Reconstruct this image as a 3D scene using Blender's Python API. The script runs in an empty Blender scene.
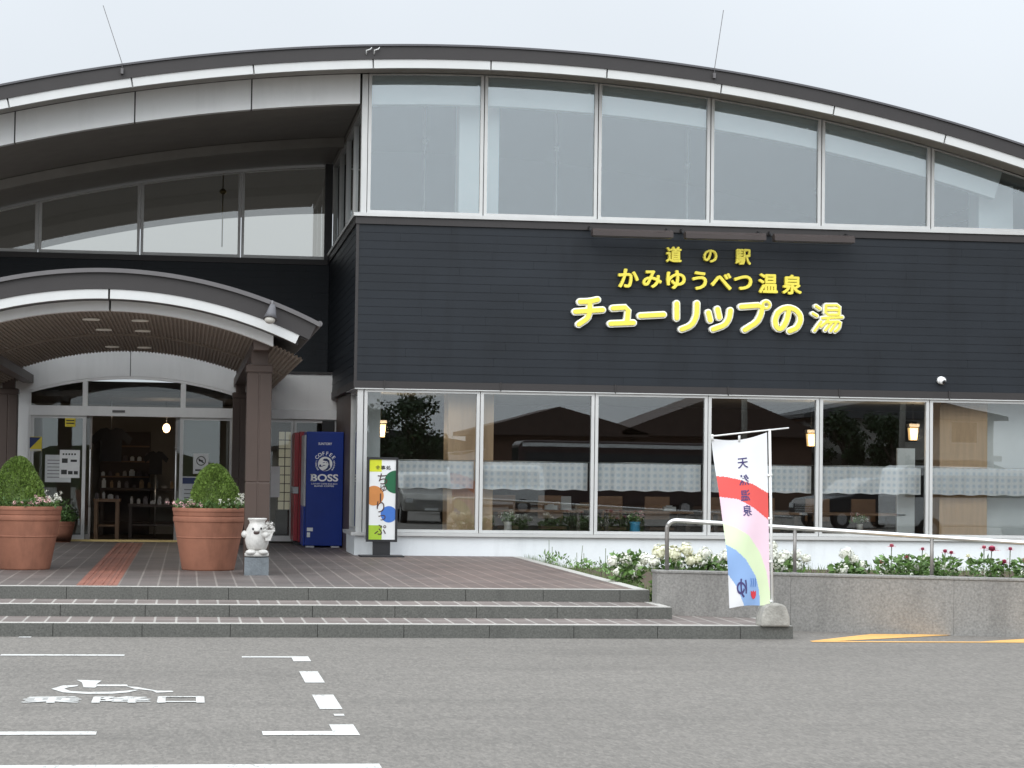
import bpy, math, random
from mathutils import Vector, Matrix
random.seed(11)
S = bpy.context.scene
C = S.collection
R = math.radians
PI = math.pi

# ------------------------------------------------------------------ camera
cam_data = bpy.data.cameras.new('camera')
cam = bpy.data.objects.new('camera', cam_data); C.objects.link(cam)
cam_data.sensor_fit = 'HORIZONTAL'; cam_data.sensor_width = 36.0
cam_data.lens = 36.0 * 2278.0 / 1024.0
cam_data.clip_start = 0.1; cam_data.clip_end = 3000
yaw, pitch, roll = R(8.0494), R(2.2648), R(0.7748)
F = Vector((math.sin(yaw)*math.cos(pitch), math.cos(yaw)*math.cos(pitch), math.sin(pitch)))
rt = Vector((math.cos(yaw), -math.sin(yaw), 0)); up = rt.cross(F)
rt2 = rt*math.cos(roll) + up*math.sin(roll); up2 = up*math.cos(roll) - rt*math.sin(roll)
cam.matrix_world = Matrix(((rt2.x, up2.x, -F.x, 0), (rt2.y, up2.y, -F.y, 0), (rt2.z, up2.z, -F.z, 1.67), (0, 0, 0, 1)))
S.camera = cam

# ------------------------------------------------------------------ world (overcast)
w = bpy.data.worlds.new('World'); S.world = w; w.use_nodes = True
nt = w.node_tree; N = nt.nodes; L = nt.links
N.clear()
out = N.new('ShaderNodeOutputWorld'); bg = N.new('ShaderNodeBackground')
sky = N.new('ShaderNodeTexSky'); sky.sky_type = 'NISHITA'; sky.sun_disc = False
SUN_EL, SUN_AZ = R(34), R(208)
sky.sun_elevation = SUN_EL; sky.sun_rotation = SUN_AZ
tc = N.new('ShaderNodeTexCoord'); sp = N.new('ShaderNodeSeparateXYZ')
mr = N.new('ShaderNodeMapRange'); mr.inputs[1].default_value = 0.0; mr.inputs[2].default_value = 1.0
mr.inputs[3].default_value = 6.75; mr.inputs[4].default_value = 17.0
cn = N.new('ShaderNodeTexNoise'); cn.inputs['Scale'].default_value = 2.2; cn.inputs['Detail'].default_value = 4
cm = N.new('ShaderNodeMapRange'); cm.inputs[1].default_value = .3; cm.inputs[2].default_value = .7
cm.inputs[3].default_value = .93; cm.inputs[4].default_value = 1.06
mul = N.new('ShaderNodeMath'); mul.operation = 'MULTIPLY'
vm = N.new('ShaderNodeVectorMath'); vm.operation = 'SCALE'; vm.inputs[0].default_value = (.985, 1.05, 1.12)
mx = N.new('ShaderNodeMixRGB'); mx.inputs[0].default_value = 0.05
L.new(tc.outputs['Generated'], sp.inputs[0]); L.new(sp.outputs['Z'], mr.inputs[0])
L.new(tc.outputs['Generated'], cn.inputs['Vector']); L.new(cn.outputs['Fac'], cm.inputs[0])
L.new(mr.outputs[0], mul.inputs[0]); L.new(cm.outputs[0], mul.inputs[1])
L.new(mul.outputs[0], vm.inputs['Scale']); L.new(vm.outputs[0], mx.inputs[1]); L.new(sky.outputs[0], mx.inputs[2])
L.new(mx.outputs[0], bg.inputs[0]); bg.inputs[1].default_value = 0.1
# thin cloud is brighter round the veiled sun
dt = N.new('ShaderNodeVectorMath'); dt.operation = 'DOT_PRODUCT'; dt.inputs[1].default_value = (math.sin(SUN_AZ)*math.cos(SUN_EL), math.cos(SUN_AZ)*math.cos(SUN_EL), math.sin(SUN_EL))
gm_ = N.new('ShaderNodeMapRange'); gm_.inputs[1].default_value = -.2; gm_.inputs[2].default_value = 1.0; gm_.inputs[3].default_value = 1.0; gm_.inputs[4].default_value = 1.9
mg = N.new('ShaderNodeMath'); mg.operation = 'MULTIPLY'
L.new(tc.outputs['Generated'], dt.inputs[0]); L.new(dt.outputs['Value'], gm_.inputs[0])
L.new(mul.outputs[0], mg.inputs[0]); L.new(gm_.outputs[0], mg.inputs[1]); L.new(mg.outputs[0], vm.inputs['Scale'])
L.new(bg.outputs[0], out.inputs[0])

sun_d = bpy.data.lights.new('sun', 'SUN'); sun = bpy.data.objects.new('sun', sun_d); C.objects.link(sun)
sun_d.energy = 1.0; sun_d.angle = R(40); sun_d.color = (1, .97, .92)
sv = Vector((math.sin(SUN_AZ)*math.cos(SUN_EL), math.cos(SUN_AZ)*math.cos(SUN_EL), math.sin(SUN_EL)))
sun.rotation_euler = sv.to_track_quat('Z', 'Y').to_euler()

S.view_settings.view_transform = 'Standard'; S.view_settings.look = 'None'
S.view_settings.exposure = 0.0; S.view_settings.gamma = 1.0
S.render.engine = 'CYCLES'
S.cycles.use_denoising = True
S.cycles.max_bounces = 8; S.cycles.transparent_max_bounces = 16
S.cycles.sample_clamp_indirect = 6.0
S.cycles.caustics_reflective = False; S.cycles.caustics_refractive = False

# ------------------------------------------------------------------ materials
M = {}
def mat(name, col, rough=.6, metal=0, var=.12, scale=3.0, bump=0.0, bscale=40.0, spec=.5, emit=None, estr=0, dirt=0.0, stretch=(1,1,1), island=0.0):
    m = bpy.data.materials.new(name); m.use_nodes = True
    t = m.node_tree; n = t.nodes; l = t.links
    b = n['Principled BSDF']
    b.inputs['Roughness'].default_value = rough; b.inputs['Metallic'].default_value = metal
    b.inputs['Specular IOR Level'].default_value = spec
    tx = n.new('ShaderNodeTexCoord'); mp = n.new('ShaderNodeMapping'); mp.inputs['Scale'].default_value = stretch
    l.new(tx.outputs['Object'], mp.inputs['Vector'])
    ns = n.new('ShaderNodeTexNoise'); ns.inputs['Scale'].default_value = scale; ns.inputs['Detail'].default_value = 5; ns.inputs['Roughness'].default_value = .6
    l.new(mp.outputs[0], ns.inputs['Vector'])
    mr = n.new('ShaderNodeMapRange'); mr.inputs[1].default_value = .25; mr.inputs[2].default_value = .75
    mr.inputs[3].default_value = 1-var; mr.inputs[4].default_value = 1+var
    l.new(ns.outputs['Fac'], mr.inputs[0])
    val = mr.outputs[0]
    if island:
        g = n.new('ShaderNodeNewGeometry'); m2 = n.new('ShaderNodeMapRange')
        m2.inputs[3].default_value = 1-island; m2.inputs[4].default_value = 1+island
        l.new(g.outputs['Random Per Island'], m2.inputs[0])
        mm = n.new('ShaderNodeMath'); mm.operation = 'MULTIPLY'; l.new(val, mm.inputs[0]); l.new(m2.outputs[0], mm.inputs[1]); val = mm.outputs[0]
    if dirt:
        d = n.new('ShaderNodeTexNoise'); d.inputs['Scale'].default_value = .7; d.inputs['Detail'].default_value = 8; d.inputs['Roughness'].default_value = .7
        dm = n.new('ShaderNodeMapping'); dm.inputs['Scale'].default_value = (3, 3, .5)
        l.new(tx.outputs['Object'], dm.inputs[0]); l.new(dm.outputs[0], d.inputs['Vector'])
        m2 = n.new('ShaderNodeMapRange'); m2.inputs[1].default_value = .5; m2.inputs[2].default_value = .75
        m2.inputs[3].default_value = 1; m2.inputs[4].default_value = 1-dirt
        l.new(d.outputs['Fac'], m2.inputs[0])
        mm = n.new('ShaderNodeMath'); mm.operation = 'MULTIPLY'; l.new(val, mm.inputs[0]); l.new(m2.outputs[0], mm.inputs[1]); val = mm.outputs[0]
    v = n.new('ShaderNodeVectorMath'); v.operation = 'SCALE'; v.inputs[0].default_value = col
    l.new(val, v.inputs['Scale']); l.new(v.outputs[0], b.inputs['Base Color'])
    if bump:
        bn = n.new('ShaderNodeTexNoise'); bn.inputs['Scale'].default_value = bscale; bn.inputs['Detail'].default_value = 4
        l.new(tx.outputs['Object'], bn.inputs['Vector'])
        bu = n.new('ShaderNodeBump'); bu.inputs['Strength'].default_value = bump; bu.inputs['Distance'].default_value = .02
        l.new(bn.outputs['Fac'], bu.inputs['Height']); l.new(bu.outputs[0], b.inputs['Normal'])
    if emit:
        b.inputs['Emission Color'].default_value = (*emit, 1); b.inputs['Emission Strength'].default_value = estr
    M[name] = m
    return m

def glass(name, tint, refl, rough=0.0):
    m = bpy.data.materials.new(name); m.use_nodes = True
    t = m.node_tree; n = t.nodes; l = t.links; n.clear()
    o = n.new('ShaderNodeOutputMaterial'); tr = n.new('ShaderNodeBsdfTransparent'); gl = n.new('ShaderNodeBsdfGlossy')
    tr.inputs[0].default_value = (*tint, 1); gl.inputs['Roughness'].default_value = rough
    gl.inputs['Color'].default_value = (.955, .99, 1, 1)
    fr = n.new('ShaderNodeFresnel'); fr.inputs[0].default_value = 1.5
    mr = n.new('ShaderNodeMapRange'); mr.inputs[1].default_value = .04; mr.inputs[2].default_value = 1; mr.inputs[3].default_value = refl; mr.inputs[4].default_value = 1
    l.new(fr.outputs[0], mr.inputs[0])
    # slight waviness of real panes
    tx = n.new('ShaderNodeTexCoord'); ns = n.new('ShaderNodeTexNoise'); ns.inputs['Scale'].default_value = .9; ns.inputs['Detail'].default_value = 1
    bu = n.new('ShaderNodeBump'); bu.inputs['Strength'].default_value = .001; bu.inputs['Distance'].default_value = .3
    l.new(tx.outputs['Object'], ns.inputs['Vector']); l.new(ns.outputs['Fac'], bu.inputs['Height']); l.new(bu.outputs[0], gl.inputs['Normal'])
    mix = n.new('ShaderNodeMixShader')
    l.new(mr.outputs[0], mix.inputs[0]); l.new(tr.outputs[0], mix.inputs[1]); l.new(gl.outputs[0], mix.inputs[2]); l.new(mix.outputs[0], o.inputs[0])
    M[name] = m

def asphalt_mat(name, base):
    m = bpy.data.materials.new(name); m.use_nodes = True
    t = m.node_tree; n = t.nodes; l = t.links; b = n['Principled BSDF']; b.inputs['Roughness'].default_value = .85
    tx = n.new('ShaderNodeTexCoord')
    def noise(sc, det, lo, hi, a, c, rough=.6, st=None):
        q = n.new('ShaderNodeTexNoise'); q.inputs['Scale'].default_value = sc; q.inputs['Detail'].default_value = det; q.inputs['Roughness'].default_value = rough
        if st:
            mp = n.new('ShaderNodeMapping'); mp.inputs['Scale'].default_value = st; l.new(tx.outputs['Object'], mp.inputs[0]); l.new(mp.outputs[0], q.inputs['Vector'])
        else: l.new(tx.outputs['Object'], q.inputs['Vector'])
        r_ = n.new('ShaderNodeMapRange'); r_.inputs[1].default_value = lo; r_.inputs[2].default_value = hi; r_.inputs[3].default_value = a; r_.inputs[4].default_value = c
        l.new(q.outputs['Fac'], r_.inputs[0]); return r_.outputs[0], q
    v1, _ = noise(.30, 6, .3, .7, .94, 1.06)
    v2, q2 = noise(42, 3, .32, .68, .80, 1.22, .75, (1, .30, 1))
    v3, _ = noise(.5, 6, .50, .66, 1.0, .86, .7, (.22, 1.3, 1))
    v4, _ = noise(3.5, 5, .3, .7, .96, 1.04)
    vo = n.new('ShaderNodeTexVoronoi'); vo.inputs['Scale'].default_value = 40; vmp = n.new('ShaderNodeMapping'); vmp.inputs['Scale'].default_value = (1, .28, 1); l.new(tx.outputs['Object'], vmp.inputs[0]); l.new(vmp.outputs[0], vo.inputs['Vector'])
    vr = n.new('ShaderNodeMapRange'); vr.inputs[1].default_value = 0; vr.inputs[2].default_value = 1; vr.inputs[3].default_value = .87; vr.inputs[4].default_value = 1.16
    sx = n.new('ShaderNodeSeparateColor'); l.new(vo.outputs['Color'], sx.inputs[0]); l.new(sx.outputs[0], vr.inputs[0])
    cur = v1
    for x in (v2, v3, v4, vr.outputs[0]):
        mm = n.new('ShaderNodeMath'); mm.operation = 'MULTIPLY'; l.new(cur, mm.inputs[0]); l.new(x, mm.inputs[1]); cur = mm.outputs[0]
    v = n.new('ShaderNodeVectorMath'); v.operation = 'SCALE'; v.inputs[0].default_value = base
    l.new(cur, v.inputs['Scale']); l.new(v.outputs[0], b.inputs['Base Color'])
    bu = n.new('ShaderNodeBump'); bu.inputs['Strength'].default_value = .5; bu.inputs['Distance'].default_value = .01
    l.new(q2.outputs['Fac'], bu.inputs['Height']); l.new(bu.outputs[0], b.inputs['Normal'])
    M[name] = m

def tile_mat(name, c1, c2, mortar, bw, rh, ms, offx=0, offy=0, red=None, redx=None):
    m = bpy.data.materials.new(name); m.use_nodes = True
    t = m.node_tree; n = t.nodes; l = t.links; b = n['Principled BSDF']; b.inputs['Roughness'].default_value = .55
    tx = n.new('ShaderNodeTexCoord'); mp = n.new('ShaderNodeMapping'); mp.inputs['Location'].default_value = (offx, offy, 0)
    l.new(tx.outputs['Object'], mp.inputs[0])
    br = n.new('ShaderNodeTexBrick'); br.offset = 0; br.squash = 1; br.inputs['Scale'].default_value = 1
    br.inputs['Brick Width'].default_value = bw; br.inputs['Row Height'].default_value = rh; br.inputs['Mortar Size'].default_value = ms
    br.inputs['Mortar Smooth'].default_value = .1; br.inputs['Bias'].default_value = -.1
    br.inputs['Color1'].default_value = (*c1, 1); br.inputs['Color2'].default_value = (*c2, 1); br.inputs['Mortar'].default_value = (*mortar, 1)
    l.new(mp.outputs[0], br.inputs['Vector'])
    ns = n.new('ShaderNodeTexNoise'); ns.inputs['Scale'].default_value = 1.1; ns.inputs['Detail'].default_value = 7; l.new(tx.outputs['Object'], ns.inputs['Vector'])
    mr = n.new('ShaderNodeMapRange'); mr.inputs[1].default_value = .3; mr.inputs[2].default_value = .7; mr.inputs[3].default_value = .8; mr.inputs[4].default_value = 1.2
    l.new(ns.outputs['Fac'], mr.inputs[0])
    colr = br.outputs['Color']
    if red:
        # warmer worn tiles towards the restaurant side (unglazed red body)
        sx = n.new('ShaderNodeSeparateXYZ'); l.new(tx.outputs['Object'], sx.inputs[0])
        n2 = n.new('ShaderNodeTexNoise'); n2.inputs['Scale'].default_value = .8; n2.inputs['Detail'].default_value = 3; l.new(tx.outputs['Object'], n2.inputs['Vector'])
        ad = n.new('ShaderNodeMath'); ad.operation = 'MULTIPLY_ADD'; ad.inputs[1].default_value = 2.4; l.new(n2.outputs['Fac'], ad.inputs[0]); l.new(sx.outputs['X'], ad.inputs[2])
        m2 = n.new('ShaderNodeMapRange'); m2.inputs[1].default_value = redx[0]+1.2; m2.inputs[2].default_value = redx[1]+1.2; l.new(ad.outputs[0], m2.inputs[0])
        mixr = n.new('ShaderNodeMixRGB'); mixr.blend_type = 'MULTIPLY'; mixr.inputs[2].default_value = (*red, 1)
        l.new(m2.outputs[0], mixr.inputs[0]); l.new(colr, mixr.inputs[1]); colr = mixr.outputs[0]
    v = n.new('ShaderNodeVectorMath'); v.operation = 'SCALE'; l.new(colr, v.inputs[0]); l.new(mr.outputs[0], v.inputs['Scale'])
    l.new(v.outputs[0], b.inputs['Base Color'])
    M[name] = m

def check_mat(name, a, bcol, scale):
    m = bpy.data.materials.new(name); m.use_nodes = True
    t = m.node_tree; n = t.nodes; l = t.links; b = n['Principled BSDF']; b.inputs['Roughness'].default_value = .9
    tx = n.new('ShaderNodeTexCoord'); cur = None
    for ax in ('X', 'Z'):
        wv = n.new('ShaderNodeTexWave'); wv.bands_direction = ax; wv.inputs['Scale'].default_value = scale; wv.inputs['Distortion'].default_value = .6; wv.inputs['Detail Scale'].default_value = .8
        l.new(tx.outputs['Object'], wv.inputs['Vector'])
        if cur is None: cur = wv.outputs['Fac']
        else:
            mm = n.new('ShaderNodeMath'); mm.operation = 'MULTIPLY'; l.new(cur, mm.inputs[0]); l.new(wv.outputs['Fac'], mm.inputs[1]); cur = mm.outputs[0]
    mx = n.new('ShaderNodeMixRGB'); mx.inputs[1].default_value = (*a, 1); mx.inputs[2].default_value = (*bcol, 1)
    l.new(cur, mx.inputs[0]); l.new(mx.outputs[0], b.inputs['Base Color'])
    M[name] = m

mat('siding', (.0125, .016, .021), .5, var=.2, scale=1.2, stretch=(.5, .5, 1.5), spec=.3, dirt=.45)
mat('flashing', (.030, .026, .0255), .5, var=.08)
mat('alu', (.60, .60, .585), .42, metal=.25, var=.05, dirt=.06)
mat('alu_dark', (.05, .05, .052), .5)
mat('white_panel', (.84, .85, .84), .55, var=.03, scale=1.5, dirt=.10)
mat('strip_white', (.62, .625, .615), .5, var=.03, dirt=.06)
mat('plinth', (.80, .835, .85), .7, var=.04, scale=2, dirt=.12, bump=.1)
mat('entry_white', (.80, .80, .785), .6, var=.04, dirt=.1)
mat('soffit_light', (.40, .385, .36), .7); mat('soffit', (.29, .275, .25), .7, var=.1)
mat('canopy_soffit', (.36, .315, .265), .75, var=.15, scale=5)
mat('brown_column', (.066, .042, .032), .5, var=.1, scale=2, dirt=.15)
mat('brown_dark', (.09, .062, .05), .5)
mat('granite_step', (.098, .098, .088), .7, var=.38, scale=55, bump=.2, dirt=.25)
mat('granite_wall', (.235, .227, .212), .75, var=.34, scale=42, bump=.2, dirt=.3)
mat('concrete', (.36, .345, .31), .9, var=.25, scale=14, bump=.4, dirt=.4)
mat('nosing', (.46, .445, .41), .8, var=.15, scale=9)
mat('mortar_dark', (.035, .035, .033), .9)
asphalt_mat('asphalt', (.160, .147, .130))
tile_mat('tiles', (.120, .105, .098), (.150, .126, .117), (.235, .21, .19), .2168, .30, .011, .0938, .1, (1.10, .955, .90), (1.4, 3.2))
tile_mat('step_tiles', (.165, .137, .125), (.20, .165, .15), (.36, .335, .305), .2168, .6, .012, .0938, .25)
tile_mat('tactile', (.27, .115, .085), (.32, .14, .10), (.19, .10, .08), .2225, .30, .006, -.03, 0)
mat('road_paint', (.56, .555, .53), .75, var=.26, scale=38, dirt=.3)
def worn_paint(name, col, under):
    mat(name, col, .75, var=.08, scale=20)
    t = M[name].node_tree; n = t.nodes; l = t.links; b = n['Principled BSDF']
    src = b.inputs['Base Color'].links[0].from_socket
    tx = n.new('ShaderNodeTexCoord'); a = n.new('ShaderNodeTexNoise'); a.inputs['Scale'].default_value = 34; a.inputs['Detail'].default_value = 6; a.inputs['Roughness'].default_value = .75
    mp = n.new('ShaderNodeMapping'); mp.inputs['Scale'].default_value = (1, .3, 1); l.new(tx.outputs['Object'], mp.inputs[0]); l.new(mp.outputs[0], a.inputs['Vector'])
    c = n.new('ShaderNodeTexNoise'); c.inputs['Scale'].default_value = 2.5; c.inputs['Detail'].default_value = 4; l.new(tx.outputs['Object'], c.inputs['Vector'])
    ad = n.new('ShaderNodeMath'); ad.operation = 'MULTIPLY_ADD'; ad.inputs[1].default_value = .45; l.new(c.outputs['Fac'], ad.inputs[0]); l.new(a.outputs['Fac'], ad.inputs[2])
    r_ = n.new('ShaderNodeMapRange'); r_.inputs[1].default_value = .77; r_.inputs[2].default_value = .92; r_.inputs[3].default_value = 0; r_.inputs[4].default_value = .75; l.new(ad.outputs[0], r_.inputs[0])
    mx = n.new('ShaderNodeMixRGB'); mx.inputs[2].default_value = (*under, 1); l.new(r_.outputs[0], mx.inputs[0]); l.new(src, mx.inputs[1]); l.new(mx.outputs[0], b.inputs['Base Color'])
worn_paint('road_paint', (.56, .555, .53), (.17, .16, .145))
mat('yellow_paint', (.72, .40, .12), .7, var=.15, scale=20, dirt=.2)
mat('soil', (.10, .075, .05), .95, var=.3, scale=12, bump=.6)
mat('terracotta', (.34, .145, .09), .8, var=.14, scale=5, dirt=.42, bump=.05)
mat('leaf_box', (.185, .285, .06), .55, var=.25, scale=5, island=.45)
mat('leaf_green', (.11, .20, .06), .5, var=.2, scale=6, island=.4)
mat('leaf_hyd', (.125, .22, .06), .5, var=.2, scale=6, island=.4)
mat('leaf_tree', (.035, .065, .022), .6, var=.25, scale=1, island=.5)
mat('grass', (.12, .17, .05), .6, var=.2, island=.5)
mat('stem', (.10, .13, .05), .7)
mat('bark', (.11, .085, .065), .9, var=.3, scale=8)
mat('petal_white', (.82, .82, .72), .6, var=.06, island=.12)
mat('petal_cream', (.80, .79, .58), .6, var=.06, island=.12)
mat('petal_pink', (.80, .50, .50), .6, var=.1, island=.2)
mat('petal_red', (.46, .05, .12), .55, var=.1, island=.35)
mat('petal_rose', (.62, .16, .22), .55, var=.1, island=.3)
mat('flower_eye', (.45, .30, .05), .7)
mat('sign_yellow', (.92, .79, .10), .45, var=.03)
mat('sign_white', (.92, .92, .86), .45, var=.03)
mat('vend_blue', (.013, .038, .24), .35, var=.12, scale=2, spec=.25)
mat('vend_red', (.30, .012, .018), .35, var=.1)
mat('vend_grey', (.42, .42, .43), .4)
mat('vend_black', (.015, .015, .017), .5)
mat('print_white', (.93, .93, .92), .5)
mat('print_blue', (.013, .03, .125), .4)
mat('steel', (.66, .66, .64), .28, metal=.85, var=.08)
mat('steel_post', (.27, .255, .24), .5, metal=.5, var=.1)
mat('ceramic', (.66, .645, .61), .5, var=.14, scale=14, dirt=.45, bump=.15, bscale=30)
mat('mouth_brown', (.07, .045, .04), .6); mat('black', (.012, .012, .013), .5)
mat('black_metal', (.02, .02, .022), .4)
mat('sign_face', (.88, .89, .88), .4, var=.02)
mat('c_yellow', (.72, .76, .03), .5); mat('c_lime', (.42, .62, .04), .5)
mat('c_green', (.01, .13, .05), .5); mat('c_orange', (.66, .26, .07), .5); mat('c_blue', (.055, .19, .60), .5)
mat('ink_brown', (.07, .028, .026), .5); mat('ink', (.03, .03, .03), .5)
mat('flag_white', (.76, .76, .77), .85, var=.03); mat('flag_red', (.72, .10, .09), .85, var=.04)
mat('flag_pink', (.80, .60, .68), .85, var=.03); mat('flag_green', (.66, .76, .50), .85, var=.03); mat('flag_blue', (.27, .42, .70), .85, var=.03)
mat('flag_ink', (.06, .05, .16), .8); mat('flag_ink_red', (.70, .05, .07), .8)
mat('pole_white', (.78, .78, .76), .5)
mat('lamp_dark', (.09, .088, .095), .5); mat('flag_blue_dark', (.10, .22, .52), .8)
mat('lamp_brown', (.05, .038, .035), .5)
mat('lamp_grey', (.125, .118, .12), .5)
mat('lamp_lens', (.42, .40, .36), .3)
mat('wood_light', (.62, .42, .25), .5, var=.12, scale=3, stretch=(6, 6, .6))
mat('wood_mid', (.22, .12, .06), .5, var=.2, scale=3)
mat('wood_dark', (.055, .036, .026), .6, var=.2)
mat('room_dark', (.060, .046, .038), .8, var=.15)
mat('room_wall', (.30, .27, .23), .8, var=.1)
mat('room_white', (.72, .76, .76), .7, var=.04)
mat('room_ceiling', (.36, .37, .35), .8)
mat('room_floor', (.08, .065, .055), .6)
mat('hall_grey', (.25, .275, .285), .8, var=.05)
mat('column_white', (.90, .92, .91), .7, var=.03)
mat('downlight_lit', (.8, .78, .7), .5, emit=(1, .94, .82), estr=.07)
mat('lamp_lit', (.8, .6, .3), .5, emit=(1, .62, .25), estr=.8)
mat('bulb_lit', (.8, .6, .4), .5, emit=(1, .66, .34), estr=5)
mat('shoji_lit', (.75, .7, .55), .6, emit=(1, .9, .66), estr=.16)
check_mat('curtain', (.96, .98, .985), (.66, .75, .83), 3.2)
mat('paper', (.62, .64, .64), .7); mat('paper_white', (.80, .81, .80), .7)
mat('print_yellow', (.75, .60, .05), .6)
mat('cloth_black', (.012, .012, .014), .9)
mat('goods_a', (.30, .20, .11), .7, var=.4, scale=20); mat('goods_b', (.12, .10, .10), .7, var=.5, scale=25); mat('goods_c', (.36, .34, .32), .7, var=.4, scale=25)
mat('brass', (.55, .42, .18), .4, metal=.6)
mat('car_white', (.72, .73, .73), .25); mat('car_silver', (.42, .41, .38), .3, metal=.4); mat('car_black', (.02, .02, .024), .22); mat('car_red', (.035, .014, .014), .3)
mat('car_glass', (.02, .025, .03), .06); mat('tyre', (.018, .018, .018), .85); mat('rim', (.45, .45, .45), .35, metal=.7); mat('headlight', (.75, .76, .76), .15)
mat('house_wall', (.42, .38, .32), .85, var=.08); mat('house_wall_b', (.50, .48, .44), .85, var=.08); mat('house_brown', (.14, .075, .05), .8)
mat('roof_brown', (.075, .045, .035), .7); mat('roof_grey', (.10, .10, .105), .7)
mat('vase_blue', (.05, .30, .52), .4)
glass('pane_upper', (.96, .995, 1), .15)
glass('pane_lower', (.99, 1, .995), .085)
glass('pane_door', (.93, .95, .945), .035)
glass('pane_recess', (.75, .74, .71), .115)

# ------------------------------------------------------------------ mesh helpers
ORG = {}
class MB:
    def __init__(s): s.v = []; s.f = []; s.m = []; s.smooth = set(); s.mi = 0
    def add(s, vs, fs, smooth=False):
        o = len(s.v); s.v += [tuple(x) for x in vs]
        for q in fs:
            if smooth: s.smooth.add(len(s.f))
            s.f.append([i+o for i in q]); s.m.append(s.mi)
        return s
    def box(s, x0, x1, y0, y1, z0, z1):
        if x0 > x1: x0, x1 = x1, x0
        if y0 > y1: y0, y1 = y1, y0
        if z0 > z1: z0, z1 = z1, z0
        return s.add([(x0,y0,z0),(x1,y0,z0),(x1,y1,z0),(x0,y1,z0),(x0,y0,z1),(x1,y0,z1),(x1,y1,z1),(x0,y1,z1)],
              [(0,3,2,1),(4,5,6,7),(0,1,5,4),(1,2,6,5),(2,3,7,6),(3,0,4,7)])
    def prism(s, poly, a, b, axis='Y', smooth=False):
        n = len(poly)
        def P(p, t):
            if axis == 'Y': return (p[0], t, p[1])
            if axis == 'X': return (t, p[0], p[1])
            return (p[0], p[1], t)
        vs = [P(p, a) for p in poly] + [P(p, b) for p in poly]
        return s.add(vs, [tuple(range(n)), tuple(range(2*n-1, n-1, -1))]) .sides(n, smooth)
    def sides(s, n, smooth):
        o = len(s.v)-2*n
        for i in range(n):
            j = (i+1) % n
            if smooth: s.smooth.add(len(s.f))
            s.f.append([o+j, o+i, o+n+i, o+n+j]); s.m.append(s.mi)
        return s
    def ring(s, cx, cz, r0, r1, x0, x1, y0, y1, n=40, radial=False):
        """solid band between two concentric arcs, running along Y"""
        xs = [x0+(x1-x0)*i/n for i in range(n+1)]
        inner = [(x, cz+math.sqrt(max(r0*r0-(x-cx)**2, 0))) for x in xs]; outer = [(x, cz+math.sqrt(max(r1*r1-(x-cx)**2, 0))) for x in xs]
        if radial:
            inner = [(cx+(x-cx)*r0/r1, cz+(z-cz)*r0/r1) for x, z in outer]
        vs = []
        for i in range(n+1):
            vs += [(inner[i][0], y0, inner[i][1]), (outer[i][0], y0, outer[i][1]), (inner[i][0], y1, inner[i][1]), (outer[i][0], y1, outer[i][1])]
        o = len(s.v); s.v += vs
        def F(q, sm):
            if sm: s.smooth.add(len(s.f))
            s.f.append(q); s.m.append(s.mi)
        for i in range(n):
            a = o+4*i; b = a+4
            F([a, b, b+1, a+1], False); F([a+2, a+3, b+3, b+2], False)
            F([a, a+2, b+2, b], False); F([a+1, b+1, b+3, a+3], False)
        F([o, o+1, o+3, o+2], False); e = o+4*n; F([e, e+2, e+3, e+1], False)
        return s
    def tube(s, path, r, n=10, caps=True):
        pts = [Vector(p) for p in path]; rs = r if isinstance(r, (list, tuple)) else [r]*len(pts)
        o = len(s.v); prev = None
        for i, p in enumerate(pts):
            d = (pts[min(i+1, len(pts)-1)] - pts[max(i-1, 0)]).normalized()
            ref = Vector((0, 0, 1)) if abs(d.z) < .9 else Vector((1, 0, 0))
            if prev is not None: ref = prev
            a = d.cross(ref).normalized(); b = a.cross(d).normalized(); prev = b
            for k in range(n):
                t = 2*PI*k/n; s.v.append(tuple(p + (a*math.cos(t)+b*math.sin(t))*rs[i]))
        for i in range(len(pts)-1):
            for k in range(n):
                q = o+i*n; j = (k+1) % n
                s.smooth.add(len(s.f)); s.f.append([q+k, q+j, q+n+j, q+n+k]); s.m.append(s.mi)
        if caps:
            s.f.append([o+k for k in range(n)][::-1]); s.m.append(s.mi)
            e = o+(len(pts)-1)*n; s.f.append([e+k for k in range(n)]); s.m.append(s.mi)
        return s
    def lathe(s, prof, c, n=32, smooth=True, sx=1, sy=1):
        o = len(s.v)
        for r, z in prof:
            for k in range(n):
                t = 2*PI*k/n; s.v.append((c[0]+r*sx*math.cos(t), c[1]+r*sy*math.sin(t), c[2]+z))
        for i in range(len(prof)-1):
            for k in range(n):
                j = (k+1) % n; q = o+i*n
                if smooth: s.smooth.add(len(s.f))
                s.f.append([q+k, q+j, q+n+j, q+n+k]); s.m.append(s.mi)
        s.f.append([o+k for k in range(n)][::-1]); s.m.append(s.mi)
        e = o+(len(prof)-1)*n; s.f.append([e+k for k in range(n)]); s.m.append(s.mi)
        return s
    def ball(s, c, rx, ry=None, rz=None, n=12, m=8):
        ry = ry or rx; rz = rz or rx
        prof = [(max(math.sin(PI*i/m), .02), -math.cos(PI*i/m)) for i in range(m+1)]
        o = len(s.v); s.lathe(prof, (0, 0, 0), n)
        for i in range(o, len(s.v)):
            x, y, z = s.v[i]; s.v[i] = (c[0]+x*rx, c[1]+y*ry, c[2]+z*rz)
        return s
    def leaf(s, p, size, d=None, w=.5):
        d = d or Vector((random.gauss(0, 1), random.gauss(0, 1), random.gauss(0, 1)))
        d = d.normalized(); q = Vector((random.gauss(0, 1), random.gauss(0, 1), random.gauss(0, 1)))
        a = d.cross(q).normalized(); p = Vector(p)
        return s.add([p, p+d*size*.5+a*size*w*.5, p+d*size, p+d*size*.5-a*size*w*.5], [(0, 1, 2, 3)])
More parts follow.
